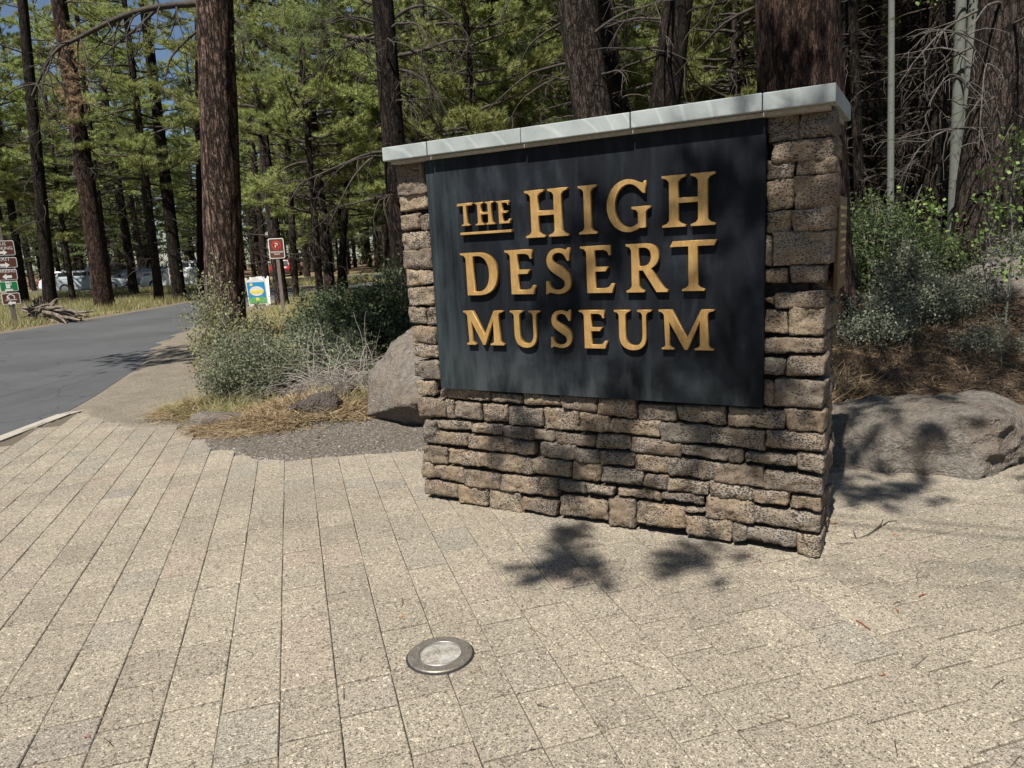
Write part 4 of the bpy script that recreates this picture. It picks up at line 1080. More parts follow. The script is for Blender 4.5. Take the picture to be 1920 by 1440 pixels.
def dead_limbs(zlo, zhi, n, Lr, r_trunk, rg_, sub=5, droop=.9, lean=(0, 0)):
    paths = []
    for _ in range(n):
        z = rg_.uniform(zlo, zhi); a = rg_.uniform(0, 2 * PI); L = rg_.uniform(*Lr)
        d = (math.cos(a), math.sin(a), rg_.uniform(-.1, .35))
        P = curved((math.cos(a) * r_trunk * .7 + lean[0] * z, math.sin(a) * r_trunk * .7 + lean[1] * z, z), d, L, droop * rg_.uniform(.3, 1.2), 8, rg_, .35)
        paths.append((P, np.linspace(.006 + .012 * L, .004, len(P))))
        for _ in range(rg_.integers(1, sub + 1)):
            i = rg_.integers(2, 8); dd = P[min(i + 1, 8)] - P[i]; dd = dd / np.linalg.norm(dd) + rg_.normal(size=3) * .7
            Q = curved(P[i], dd, L * rg_.uniform(.2, .5), droop * 1.2, 5, rg_, .5); paths.append((Q, np.linspace(.004 + .004 * L, .0025, len(Q))))
            if rg_.random() < .6:
                Q2 = curved(Q[3], Q[4] - Q[3] + rg_.normal(size=3) * .08, L * .18, droop, 4, rg_, .5); paths.append((Q2, np.linspace(.004, .002, len(Q2))))
    return paths

def crown_meshes(H, cb, Rr, nb, rg_, nn=13, nlen=.17, nwid=.013, tpb=26, shape=.75, lean=(0, 0), green_from=.30):
    paths, C, D = [], [], []
    for i in range(nb):
        f = (i + rg_.random()) / nb; z = cb + (H - cb) * f ** 1.05
        L = Rr * (1 - f) ** shape * rg_.uniform(.65, 1.15) * (.75 + .25 * min(1, f * 6)) + .25
        a = i * 2.399 + rg_.normal() * .4
        d0 = (math.cos(a), math.sin(a), rg_.uniform(-.15, .25) + .5 * f)
        P = curved((lean[0] * z, lean[1] * z, z), d0, L, rg_.uniform(.1, .5), 8, rg_, .22, .9)
        paths.append((P, np.linspace(.012 + .014 * L, .006, len(P))))
        nt = max(5, int(tpb * L / Rr))
        for _ in range(nt):
            t = green_from + (1 - green_from) * rg_.random() ** .7; q_ = t * 8; i0 = min(7, int(q_)); p = P[i0] + (P[i0 + 1] - P[i0]) * (q_ - i0)
            dd = nrm(P[i0 + 1] - P[i0]); side = nrm(np.cross(dd, [0, 0, 1])) * rg_.choice([-1, 1])
            ln = (1.05 - t) * L * .55 * rg_.random() + .05
            tip = p + nrm(dd * .6 + side + np.array([0, 0, rg_.uniform(-.05, .35)])) * ln
            for m_ in range(2 if ln > .25 else 1):
                cc = tip if m_ == 0 else p + (tip - p) * rg_.uniform(.4, .8) + rg_.normal(size=3) * .05
                C.append(cc); D.append(nrm(tip - p + dd * .3 + np.array([0, 0, .35 * ln + .12])))
            if ln > .3 and rg_.random() < .4: paths.append((np.array([p, (p + tip) / 2 + [0, 0, -.02], tip]), np.array([.008, .006, .004])))
    C = np.array(C); D = np.array(D)
    V, F_ = needles(C, D, nn, nlen, nwid, .55, rg_)
    lv, lf = tubes(paths, 4)
    return npmesh('crown', V, F_), (lv, lf)

VAR = []
def variant(H, cb, Rr, nb, r0, seed, ndead, nn=24, tpb=54, bark='bark_grey', leaf='pine', nlen=.19, nwid=.018, deadlen=(.5, 1.6), deadlo=1.2):
    rg_ = np.random.default_rng(seed)
    cm, (lv, lf) = crown_meshes(H, cb, Rr, nb, rg_, nn, nlen, nwid, tpb)
    cm.materials.append(M[leaf])
    V1, F1 = tubes(dead_limbs(deadlo, cb + 2.0, ndead, deadlen, r0, rg_), 4)
    lm = npmesh('branches', np.concatenate([lv, V1]), np.concatenate([lf, F1 + len(lv)])); lm.materials.append(M['deadwood'])
    tmh = trunk_mesh(H, r0, .03, seed, (12, 34), rough=.08, curve=.08); tmh.materials.append(M[bark])
    VAR.append((tmh, lm, cm, len(cm.polygons)))
variant(19, 4.6, 3.3, 84, .18, 1, 40)
variant(22, 5.5, 3.5, 84, .21, 2, 44, bark='bark_grey')
variant(15, 3.0, 3.0, 88, .14, 3, 30)
variant(12, 2.2, 2.7, 90, .12, 4, 20)
variant(8.5, 1.3, 2.0, 70, .11, 5, 10)
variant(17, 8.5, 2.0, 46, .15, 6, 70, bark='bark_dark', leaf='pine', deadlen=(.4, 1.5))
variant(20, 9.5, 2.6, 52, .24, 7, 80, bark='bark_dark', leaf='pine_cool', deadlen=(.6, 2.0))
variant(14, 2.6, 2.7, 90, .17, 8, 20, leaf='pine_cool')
def tree(vi, x, y, label, group, s=1.0, rz=0, tilt=(0, 0), name='pine_tree'):
    tr_, lm, cm, _ = VAR[vi]
    t = thing(name, label, 'tree', (x, y, tz(x, y)), rz, group)
    t.scale = (s, s, s); t.rotation_euler = (tilt[0], tilt[1], rz)
    link('trunk', tr_, None, t); link('branches', lm, None, t, kind='stuff') if False else link('branches', lm, None, t); link('crown', cm, None, t)
    return t

HERO = []   # keep-clear spots
# hero trunks ------------------------------------------------------------
def hero(px0, py0, px1, py1, Y, wpx, label, bark, H=20, crown=None, ndead=30, deadr=(1.2, 6), seg=(40, 150), dead_len=(.6, 2.0), extra=None, seed=0, deadmat='deadwood', leafcrown=2, flare=.12, name='pine_tree', cat=None):
    """trunk whose axis runs through the two image points at depth Y"""
    a = at(px1, py1, Y); top = at(px0, py0, Y)
    x0 = a[0] + (top[0] - a[0]) / (top[2] - a[2]) * (0 - a[2]) if abs(top[2] - a[2]) > 1e-6 else a[0]
    lean = ((top[0] - a[0]) / (top[2] - a[2]), 0.0)
    r_ = wpx / 2 / FPX * math.hypot(Y, .35 * Y)
    z0 = tz(x0, Y)
    t = thing(name, label, 'tree', (x0, Y, z0))
    tm_ = trunk_mesh(H, r_ * 1.08, r_ * .45, 900 + seed, seg, lean, flare, .045)
    link('trunk', tm_, M[bark], t)
    rg_ = np.random.default_rng(500 + seed)
    paths = dead_limbs(deadr[0], deadr[1], ndead, dead_len, r_ * .8, rg_, lean=lean) if ndead else []
    if extra:
        for pts, r0_, r1_ in extra:
            P = np.array([p - np.array([x0, Y, z0]) for p in pts]); paths.append((P, np.linspace(r0_, r1_, len(P))))
    if leafcrown:
        cm, (lv, lf) = crown_meshes(H + 2, (crown or 8) + (2 if leafcrown == 2 else 0), 2.0 if leafcrown == 2 else 2.9, 16 if leafcrown == 2 else 50, rg_, 11, .2, .018, 16 if leafcrown == 2 else 24, lean=lean)
        link('crown', cm, M['pine'], t)
        link('limbs', npmesh('limbs', lv, lf), M['deadwood'], t)
    if paths:
        V_, F_ = tubes(paths, 5); link('dead_branches', npmesh('dead_branches', V_, F_, True), M[deadmat], t)
    HERO.append((x0, Y)); return t, lean, (x0, Y, z0)

def spline(pts, n=14):
    P = np.array(pts, float); m_ = len(P); tt = np.linspace(0, m_ - 1, n); out = []
    for t in tt:
        i = min(m_ - 2, int(t)); u = t - i; p0 = P[max(0, i - 1)]; p1 = P[i]; p2 = P[i + 1]; p3 = P[min(m_ - 1, i + 2)]
        out.append(.5 * ((2 * p1) + (-p0 + p2) * u + (2 * p0 - 5 * p1 + 4 * p2 - p3) * u * u + (-p0 + 3 * p1 - 3 * p2 + p3) * u ** 3))
    return np.array(out)
def limb(pxs, Y, r0, r1, rg_, nsub=12, sublen=(.3, .9), droop=1.2, Yend=None):
    """curved limb through image points at depth Y (drifting to Yend), with drooping twigs"""
    Ye = Y if Yend is None else Yend
    pts = [at(x, y, Y + (Ye - Y) * i / (len(pxs) - 1)) for i, (x, y) in enumerate(pxs)]
    P = spline(pts, 16); out = [(P, r0, r1)]
    for _ in range(nsub):
        i = rg_.integers(2, 15); d = nrm(P[min(15, i + 1)] - P[i]) * .4 + rg_.normal(size=3) * .6 + np.array([0, 0, -.25])
        Q = curved(P[i], d, rg_.uniform(*sublen), droop, 7, rg_, .4); out.append((Q, max(r1 * .9, .008), .003))
        for _ in range(2):
            j = rg_.integers(2, 6); Q2 = curved(Q[j], Q[j + 1] - Q[j] + rg_.normal(size=3) * .1, rg_.uniform(.12, .35), droop, 4, rg_, .5); out.append((Q2, .005, .002))
    return out
rg1 = np.random.default_rng(77)
Y_A = 14.5
ex = limb([(385, 5), (300, 12), (230, 30), (150, 70), (100, 100), (60, 180)], Y_A, .07, .02, rg1, 26, (.5, 1.6)) + limb([(300, 10), (260, 50), (215, 85), (170, 130)], Y_A, .035, .01, rg1, 12, (.4, 1.1)) \
   + limb([(380, 50), (350, 75), (320, 110), (310, 150)], Y_A, .03, .01, rg1, 6, (.3, .7)) + limb([(430, 30), (455, 50), (470, 90), (500, 130)], Y_A, .04, .01, rg1, 8, (.3, .9)) + limb([(435, 60), (452, 68), (456, 100), (445, 130)], Y_A, .03, .01, rg1, 4, (.2, .4))
tA, leanA, bA = hero(402, 0, 420, 500, Y_A, 62, 'large orange-barked ponderosa pine beside the road bend, nearest on the left', 'bark', 21, 9, 0, extra=ex, seed=1, flare=.1, seg=(72, 320))
rg2 = np.random.default_rng(78)
Y_D = 13.0
ex = limb([(715, 80), (660, 70), (600, 60), (555, 55)], Y_D, .055, .012, rg2, 22, (.4, 1.2)) + limb([(712, 10), (680, 0), (640, -30)], Y_D, .04, .012, rg2, 10, (.4, 1.2)) + limb([(738, 35), (770, 15), (810, 12), (850, 30)], Y_D, .035, .01, rg2, 16, (.4, 1.2)) \
   + limb([(745, 105), (790, 95), (850, 75), (890, 80)], Y_D, .04, .01, rg2, 18, (.4, 1.3)) + limb([(745, 130), (780, 140), (815, 170), (840, 220)], Y_D, .03, .008, rg2, 14, (.3, 1.0)) + limb([(712, 60), (660, 80), (620, 110), (600, 150)], Y_D, .03, .008, rg2, 12, (.3, 1.0)) + limb([(748, 190), (790, 185), (830, 180)], Y_D, .02, .006, rg2, 8, (.3, .8))
hero(717, 0, 752, 450, Y_D, 39, 'dark-trunked pine with drooping bare branches just left of the sign cap', 'bark_dark', 18, 8, 22, (2.0, 6), (28, 80), extra=ex, seed=2)
hero(1076, 0, 1108, 215, 12.5, 66, 'thick brown pine rising behind the middle of the sign cap', 'bark_grey', 20, 9, 14, (2.6, 6), (48, 160), seed=3)
hero(1133, 0, 1150, 215, 14.5, 30, 'slim dark pine immediately right of the thick pine behind the sign', 'bark_dark', 18, 9, 26, (2.4, 6), (18, 60), seed=4)
hero(1277, 0, 1252, 190, 12.2, 52, 'black-looking leaning pine behind the right half of the sign cap', 'bark_dark', 19, 9, 22, (2.2, 6), (30, 80), seed=5)
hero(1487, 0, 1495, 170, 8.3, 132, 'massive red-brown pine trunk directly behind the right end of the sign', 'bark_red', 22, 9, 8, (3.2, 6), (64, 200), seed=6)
rg3 = np.random.default_rng(79)
ex = []
for pts in ([(1880, 250), (1850, 130), (1790, 60), (1700, 70)], [(1870, 95), (1820, 70), (1760, 55), (1700, 75)], [(1900, 240), (1920, 180), (1990, 100)], [(1858, 220), (1820, 170), (1780, 140), (1740, 200)], [(1850, 240), (1790, 240), (1730, 250)], [(1875, 150), (1850, 120), (1840, 200), (1835, 280)]):
    ex += limb(pts, 11.2, .014, .004, rg3, 5, (.3, .8), Yend=10.2)
hero(1898, 0, 1838, 520, 12.2, 92, 'broad dark pine at the right edge behind the aspen saplings', 'bark_grey', 20, 9, 16, (2.0, 6), (44, 140), extra=ex, leafcrown=1, seed=7, deadmat='palewood')
hero(1760, 90, 1742, 430, 15.5, 36, 'reddish pine trunk between the two white aspen stems', 'bark_red', 18, 9, 30, (1.6, 6), (24, 70), leafcrown=1, seed=8)
hero(122, 80, 190, 530, 28.5, 30, 'leaning reddish pine at the far edge of the road', 'bark_red', 20, 8.5, 34, (3, 9), (28, 80), seed=9)
hero(64, 240, 92, 540, 31.0, 20, 'dark straight pine left of the leaning reddish one', 'bark_dark', 20, 6, 24, (3, 8), (20, 60), seed=10)
hero(302, 270, 335, 540, 33.0, 20, 'dark forked-looking pine on the island near the white wagon', 'bark_dark', 20, 6, 24, (3, 8), (20, 60), seed=11)
hero(375, 330, 378, 545, 33.0, 14, 'slim dark pine just left of the big orange-barked pine', 'bark_dark', 20, 6, 16, (3, 8), (16, 50), seed=12)
hero(545, 380, 552, 510, 30.0, 11, 'straight grey-brown pine pole right of the no parking sign', 'bark_grey', 18, 7, 12, (3, 7), (14, 50), seed=13)
hero(655, 250, 640, 500, 27.0, 12, 'thin dark pine pole above the dark shrub', 'bark_dark', 18, 7, 20, (2, 8), (14, 50), seed=14)
hero(1140, 120, 1162, 215, 18.0, 16, 'thin dark pine far behind the leaning black one', 'bark_dark', 18, 8, 20, (2, 8), (14, 50), seed=15)
# aspens ------------------------------------------------------------------
def aspen(px0, py0, px1, py1, Y, wpx, label, seed, H=13):
    a = at(px1, py1, Y); top = at(px0, py0, Y); lean = ((top[0] - a[0]) / (top[2] - a[2]), 0); x0 = a[0] - lean[0] * a[2]
    r_ = wpx / 2 / FPX * Y * 1.05; z0 = tz(x0, Y)
    t = thing('aspen_tree', label, 'tree', (x0, Y, z0))
    link('trunk', trunk_mesh(H, r_, r_ * .4, seed, (20, 60), lean, .1, .04, .03), M['aspen'], t)
    rg_ = np.random.default_rng(seed); paths, C = [], []
    for _ in range(26):
        z = rg_.uniform(4.5, H); aa = rg_.uniform(0, 6.28); P = curved((lean[0] * z, 0, z), (math.cos(aa), math.sin(aa), .7), rg_.uniform(.6, 1.5), .3, 6, rg_, .3); paths.append((P, np.linspace(.014, .004, 7)))
        for p in P[2:]: C += [p] * 3
    V_, F_ = tubes(paths, 4); link('branches', npmesh('branches', V_, F_), M['aspen'], t)
    V_, F_ = leaves(np.array(C), 5, .045, .16, rg_, 1.1); link('crown', npmesh('crown', V_, F_), M['aspenleaf'], t)
    HERO.append((x0, Y))
aspen(1668, 0, 1664, 370, 11.5, 12, 'slim pale aspen stem right of the sign wall', 31)
aspen(1798, 0, 1782, 430, 13.0, 20, 'white-barked aspen, left of the close pair behind the pale boulder', 32)
aspen(1826, 20, 1806, 420, 13.6, 18, 'white-barked aspen, right of the close pair behind the pale boulder', 33)

# scattered forest ---------------------------------------------------------
rgf = random.Random(11)
spots = []
def clear(x, y, dmin):
    for (a, b_) in spots:
        if (a - x) ** 2 + (b_ - y) ** 2 < dmin * dmin: return False
    for (a, b_) in HERO:
        if (a - x) ** 2 + (b_ - y) ** 2 < (dmin * .8) ** 2: return False
    return True
def offroad(x, y, m=1.0):
    X_, Y_ = np.array([x]), np.array([y])
    return min(sdist(X_, Y_, ROAD)[0], sdist(X_, Y_, LOT)[0]) > m and sdist(X_, Y_, PAVE)[0] > 1.0
cars_xy = [(-19, 47)]
LOOK = ['tall broad-crowned', 'towering reddish-barked', 'medium bushy', 'short dense', 'young low-branching', 'slim dark bare-limbed', 'tall dark bare-limbed', 'dusky full-crowned']
MARKS = [(-1e9, 'left of the road sign stack'), (60, 'above the root stump'), (150, 'beside the leaning reddish pine'), (240, 'above the road bend'), (340, 'by the big orange-barked pine'), (455, 'above the sandwich board'), (540, 'above the no parking sign'),
         (620, 'above the dark shaded shrub'), (700, 'beyond the left end of the sign cap'), (860, 'beyond the second cap slab'), (1010, 'beyond the middle of the sign cap'), (1160, 'beyond the right half of the sign cap'), (1330, 'beyond the fourth cap slab'), (1430, 'beside the massive red-brown trunk'),
         (1580, 'between the sign wall and the slim aspen'), (1680, 'left of the white aspen pair'), (1790, 'behind the white aspen pair'), (1860, 'behind the broad dark pine at right'), (1925, 'past the right edge of the view')]
def px_of(x, y, z=2.0):
    d = np.array([x, y, z - CAMH]); return 960 + FPX * (d @ cr) / (d @ cf)
USED = set()
def scatter(n, xr, yr, dmin, variants, label, group, srange=(.85, 1.2), cond=None, tries=4000):
    k = 0
    for _ in range(tries):
        if k >= n: break
        y = rgf.uniform(*yr) ; x = rgf.uniform(*xr)
        if abs(x) > .76 * y + 1.5 or not offroad(x, y) or not clear(x, y, dmin): continue
        if cond and not cond(x, y): continue
        if y < 47 and (295 < px_of(x, y) < 392 or 128 < px_of(x, y) < 168): continue
        vi = rgf.choice(variants); px = px_of(x, y); mk_ = [m for a, m in MARKS if px >= a][-1]; f = (y - yr[0]) / (yr[1] - yr[0])
        dep = 'nearer' if f < .34 else ('middle' if f < .67 else 'farther')
        lab = f'{LOOK[vi]} pine {mk_}, {dep} row, {label}'
        if lab in USED: continue
        USED.add(lab); spots.append((x, y)); k += 1
        tree(vi, x, y, lab, group, rgf.uniform(*srange), rgf.uniform(0, 6.28), (rgf.gauss(0, .02), rgf.gauss(0, .02)))
    print(group, k)
ang_ = lambda x, y: x / y
# middle stand behind the sign: -0.42 < x/y < .45
scatter(5, (-7, 9), (19, 24), 3.2, [2, 7], 'close stand', 'pines close behind the sign', cond=lambda x, y: -.26 < x / y < .40)
scatter(30, (-12, 12), (24, 36), 2.5, [2, 3, 0, 7, 2, 1], 'sunlit stand', 'pines in the sunlit stand behind the sign', cond=lambda x, y: -.33 < x / y < .40)
scatter(30, (-16, 18), (38, 56), 3.0, [0, 2, 0, 7, 1, 5], 'deep stand', 'pines deep behind the sign', cond=lambda x, y: -.31 < x / y < .40)
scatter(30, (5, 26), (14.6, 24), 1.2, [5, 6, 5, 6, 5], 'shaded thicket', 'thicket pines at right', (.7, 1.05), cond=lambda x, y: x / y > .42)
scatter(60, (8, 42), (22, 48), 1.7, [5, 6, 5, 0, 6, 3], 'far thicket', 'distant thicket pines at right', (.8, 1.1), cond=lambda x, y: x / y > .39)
scatter(19, (-36, -9), (30, 46), 2.7, [0, 2, 1, 0], 'road islands', 'pines on the road islands', (.9, 1.15), cond=lambda x, y: x / y < -.36 or y > 41)
scatter(62, (-66, 36), (60, 84), 2.8, [0, 1, 2, 1, 7, 0], 'far wood', 'pines beyond the parking lot', (.95, 1.3))
scatter(10, (-14, 0), (58, 62), 3, [2, 0], 'lot edge', 'pines near the far lot', (.9, 1.1))
print('trees', len(spots) + len(HERO))
# the wood beyond as one mass
rgw = np.random.default_rng(5)
paths = []
for _ in range(330):
    y = rgw.uniform(80, 120); x = rgw.uniform(-110, 100); h = rgw.uniform(14, 22); l_ = rgw.normal() * .03
    paths.append((np.array([[x, y, -.3], [x + l_ * h * .5, y, h * .5], [x + l_ * h, y, h]]), np.array([.26, .18, .03])))
V_, F_ = tubes(paths, 6); o = link('far_trunks', npmesh('far_trunks', V_, F_), M['bark_dark'])
tag(o, 'distant row of thin dark trunks closing the forest view', 'woods', kind='stuff')
C = []
for (P, _) in paths:
    n_ = 85; zz = .4 + (P[2][2] - .4) * rgw.random(n_) ** .9; rr = 2.4 * (1 - (zz - .4) / (P[2][2] + .2)) ** .7 * np.sqrt(rgw.random(n_)); aa = rgw.random(n_) * 6.28
    C.append(np.stack([P[0][0] + rr * np.cos(aa), P[0][1] + rr * np.sin(aa), zz], -1))
C = np.concatenate(C); D = nrm(rgw.normal(size=C.shape) + [0, 0, .4])
V_, F_ = needles(C, D, 6, .9, .20, .7, rgw); o = link('far_wood', npmesh('far_wood', V_, F_), M['pine_cool'])
tag(o, 'far-off mass of pine foliage closing the forest view', 'woods', kind='stuff')

# overhead pine near the viewpoint: its branches dapple the pavement --------
SH = np.array([-sdir.x / sdir.z, -sdir.y / sdir.z])     # horizontal drift of the shadow per metre of height
def shade_tree(x, y, label, targets, seed, H=17, r0=.28, hs_=1.0):
    """targets: (ground x, ground y, target z, clump radius, density, height of clump)"""
    rg_ = np.random.default_rng(seed); t = thing('pine_tree', label, 'tree', (x, y, 0))
    link('trunk', trunk_mesh(H, r0, .05, seed, (24, 60), (0, 0), .2), M['bark'], t)
    paths, C, D = [], [], []
    for (gx, gy, gz, cr_, dens, hz) in targets:
        hz *= hs_
        cx_, cy_ = gx - SH[0] * (hz - gz) - x, gy - SH[1] * (hz - gz) - y
        c = np.array([cx_, cy_, hz]); dist = math.hypot(cx_, cy_)
        z0_ = hz - .12 * dist; P = spline([(0, 0, z0_), (cx_ * .35, cy_ * .35, hz - .02 * dist - .1), (cx_ * .75, cy_ * .75, hz - .1), c], 12)
        paths.append((P, np.linspace(.005, .003, 12)))
        dirn = nrm(np.array([cx_, cy_, 0]))
        for _ in range(int(dens * 1.6)):
            e = rg_.normal(size=3) * np.array([cr_, cr_, cr_ * .35]) * .75
            tp = c + e; C.append(tp); D.append(nrm(e + dirn * .2 + np.array([0, 0, .1]))); 
            if rg_.random() < .5: paths.append((np.array([c - dirn * .1, c + e * .5, tp]), np.array([.006, .005, .003])))
    V_, F_ = tubes(paths, 5); link('branches', npmesh('branches', V_, F_), M['deadwood'], t)
    V_, F_ = needles(np.array(C), np.array(D), 60, .17, .0085, .75, rg_); link('crown', npmesh('crown', V_, F_), M['pine'], t)
    return t
T1 = [(.20, 3.42, 0, .135, 15, 7.5), (.33, 3.78, 0, .10, 6, 7.2), (.90, 3.44, 0, .12, 10, 7.8),
      (.62, 4.0, .35, .13, 7, 7.0), (1.1, 3.8, .35, .2, 12, 7.0), (1.25, 3.5, .8, .14, 7, 7.4), (1.05, 3.6, 1.75, .14, 8, 8.2), (.55, 3.95, 1.5, .10, 5, 8.0), (.35, 4.0, 1.2, .12, 8, 8.0),
      (.0, 4.25, .45, .10, 6, 7.6), (.35, 4.1, .2, .10, 6, 7.6)]
shade_tree(5.4, -1.6, 'tall pine standing beside the viewpoint whose boughs shade the paving', T1, 201, hs_=.74)
T2 = [(1.95, 4.35, 0, .22, 22, 7.0), (2.35, 4.2, 0, .2, 15, 7.0), (2.62, 5.1, .5, .2, 16, 7.3), (3.1, 5.2, .5, .16, 8, 7.5), (2.2, 4.8, .15, .15, 9, 7.0), (3.6, 4.2, 0, .28, 20, 7.4), (2.75, 4.65, .15, .10, 4, 7.2),
      (2.2, 6.4, .2, .6, 90, 7.6), (3.3, 6.6, .3, .6, 90, 7.8), (4.6, 6.6, .3, .6, 80, 8.0), (3.0, 8.0, .4, .5, 60, 8.5), (4.5, 8.4, .5, .6, 70, 8.5), (2.0, 7.8, .3, .4, 50, 8.5), (6.2, 8, .5, .7, 70, 9), (3.6, 9.4, .8, .5, 60, 8.6), (5.4, 9.2, .9, .5, 60, 8.8), (2.6, 9.2, .8, .4, 40, 8.6), (4.2, 7.6, .3, .4, 50, 8)]
shade_tree(6.6, .6, 'second tall pine right of the viewpoint whose boughs shade the wide boulder', T2, 202, hs_=.85)
T3 = [(-.55, 9.6, .6, .7, 120, 8.0), (-1.2, 9.6, .6, .6, 100, 8.2), (-2.0, 10.0, .5, .6, 90, 8.5), (-.2, 8.9, .4, .5, 70, 7.8), (-1.4, 9.0, .9, .4, 50, 8.0), (-5.7, 12.1, 0, .45, 40, 8.2), (-5.9, 12.9, 0, .45, 36, 8.2), (-6.5, 12.7, 0, .45, 36, 8.4), (-5.2, 12.4, 0, .4, 30, 8.2), (-7.1, 13.2, 0, .35, 22, 8.4), (-5.9, 11.6, 0, .25, 14, 8.4), (-6.4, 13.8, 0, .4, 24, 8.2)]
shade_tree(-9.5, -3.5, 'pine left of the viewpoint across the kerb shading the dark shrub', T3, 203, H=12, r0=.2, hs_=.78)

# browned crown section on the leaning tree
rgd = np.random.default_rng(31)
C, D = [], []
for _ in range(150):
    py = rgd.uniform(55, 235); px = 130 + (py - 140) * .04 + rgd.normal() * (9 + 10 * (1 - abs(py - 130) / 110)); p = at(px, py, 27.6 + rgd.normal() * .4); C.append(p); D.append(nrm(rgd.normal(size=3) + [0, 0, -.2]))
V_, F_ = needles(np.array(C), np.array(D), 16, .24, .014, .6, rgd)
for o in list(bpy.data.objects):
    if o.name.split('.')[0] in ('dead_branches', 'limbs', 'branches', 'stems') and o.parent: o['kind'] = 'stuff'
    if o.get('label', '').startswith('leaning reddish'):
        V_ = V_ - np.array(o.location); link('dead_foliage', npmesh('dead_foliage', V_, F_), M['pine_dead'], o)

# near dark bough at top centre-left (belongs to the dark-trunked pine)
C, D = [], []
for (px, py, s_, n_) in ((560, 60, 22, 26), (520, 110, 20, 22), (485, 140, 16, 14), (600, 20, 22, 22), (470, 60, 14, 10), (640, 90, 18, 12), (540, 10, 26, 22)):
    for _ in range(n_):
        C.append(at(px + rgd.normal() * s_, py + rgd.normal() * s_ * .8, 12.6 + rgd.normal() * .3)); D.append(nrm(rgd.normal(size=3) + [-.3, 0, -.3]))
V_, F_ = needles(np.array(C), np.array(D), 26, .19, .005, .6, rgd)
for o in list(bpy.data.objects):
    if o.get('label', '').startswith('dark-trunked'):
        link('near_bough', npmesh('near_bough', V_ - np.array(o.location), F_), M['pine_cool'], o)

# ------------------------------------------------------------------ shrubs
def shrub(name, label, x, y, rx, ry, h, nst, nleaf, lsize, leafmat, seed, stemmat='deadwood', upright=.8, cat='shrub', scat=.05, long=1.8, rst=.006, z0=None, tips=.35, arch=.5):
    rg_ = np.random.default_rng(seed); zz = tz(x, y) if z0 is None else z0
    t = thing(name, label, cat, (x, y, zz))
    paths, C = [], []
    for _ in range(nst):
        a = rg_.uniform(0, 6.28); q_ = math.sqrt(rg_.random())
        bx, by = .3 * q_ * rx * math.cos(a), .3 * q_ * ry * math.sin(a)
        end = np.array([q_ * rx * math.cos(a), q_ * ry * math.sin(a), h * rg_.uniform(.55, 1.05) * math.sqrt(max(.12, 1 - .8 * q_ * q_))])
        mid = np.array([(bx + end[0]) * .5 * .85, (by + end[1]) * .5 * .85, end[2] * (.5 + .2 * rg_.random())]) + rg_.normal(size=3) * .04
        P = spline([(bx, by, -.03), mid, end], 8); L = np.linalg.norm(end)
        paths.append((P, np.linspace(rst, rst * .35, 8)))
        for _ in range(5):
            i = rg_.integers(2, 7); Q = curved(P[i], P[i + 1] - P[i] + rg_.normal(size=3) * .12, L * rg_.uniform(.15, .35), -.2, 4, rg_, .4); paths.append((Q, np.linspace(rst * .45, rst * .2, 5))); C += list(Q[1:])
        C += list(P[4:])
    V_, F_ = tubes(paths, 3); link('stems', npmesh('stems', V_, F_), M[stemmat], t)
    C = np.array(C)
    if nleaf: V_, F_ = leaves(C, nleaf, lsize, scat, rg_, long, .5); link('foliage', npmesh('foliage', V_, F_), M[leafmat], t)
    return t
def gp(px, py): g_ = ground(px, py); return g_[0], g_[1]
# left bed
shrub('shrub', 'yellow-green small-leaved shrub in front of the big pine trunk', -3.35, 9.1, .72, .6, 1.0, 60, 5, .020, 'yellowleaf', 301, 'twig', scat=.035, rst=.005)
shrub('shrub', 'tall sprig of yellow-green shrub against the foot of the big pine', -3.98, 9.9, .42, .35, 1.55, 34, 5, .020, 'yellowleaf', 302, 'twig', scat=.04, rst=.005)
shrub('shrub', 'grey-green sagebrush leaning over the left side of the needle litter', -2.95, 8.3, .75, .5, .78, 80, 6, .016, 'sage', 303, 'twig', scat=.03, rst=.004)
shrub('shrub', 'low sage clump at the left corner of the bed by the dusty shoulder', -2.95, 7.9, .5, .4, .48, 60, 6, .015, 'sage', 304, 'twig', scat=.03, rst=.004)
shrub('shrub', 'feathery pale sage in front of the tall yellow-green shrub', -2.9, 8.0, .6, .4, .62, 90, 6, .014, 'sage', 311, 'twig', scat=.028, rst=.003)
shrub('shrub', 'broad sage bush in the middle of the left bed behind the grey twigs', -2.5, 8.9, .9, .5, .85, 80, 6, .018, 'sage', 305, 'twig', scat=.04, rst=.004)
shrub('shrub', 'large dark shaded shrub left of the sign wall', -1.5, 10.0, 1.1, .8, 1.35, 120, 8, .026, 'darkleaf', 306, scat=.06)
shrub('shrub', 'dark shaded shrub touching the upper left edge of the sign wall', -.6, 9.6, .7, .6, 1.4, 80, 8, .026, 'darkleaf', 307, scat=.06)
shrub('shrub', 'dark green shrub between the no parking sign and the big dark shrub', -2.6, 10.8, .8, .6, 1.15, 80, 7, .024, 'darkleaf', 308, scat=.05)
shrub('shrub', 'small fresh green weed by the top of the left boulder', -1.25, 7.95, .35, .3, .42, 26, 4, .022, 'greenleaf', 309, 'twig', scat=.03, rst=.003)
shrub('shrub', 'thin green weed with bare stalks behind the left boulder', -.95, 8.3, .4, .3, .55, 22, 3, .022, 'greenleaf', 310, 'twig', scat=.03, rst=.003)
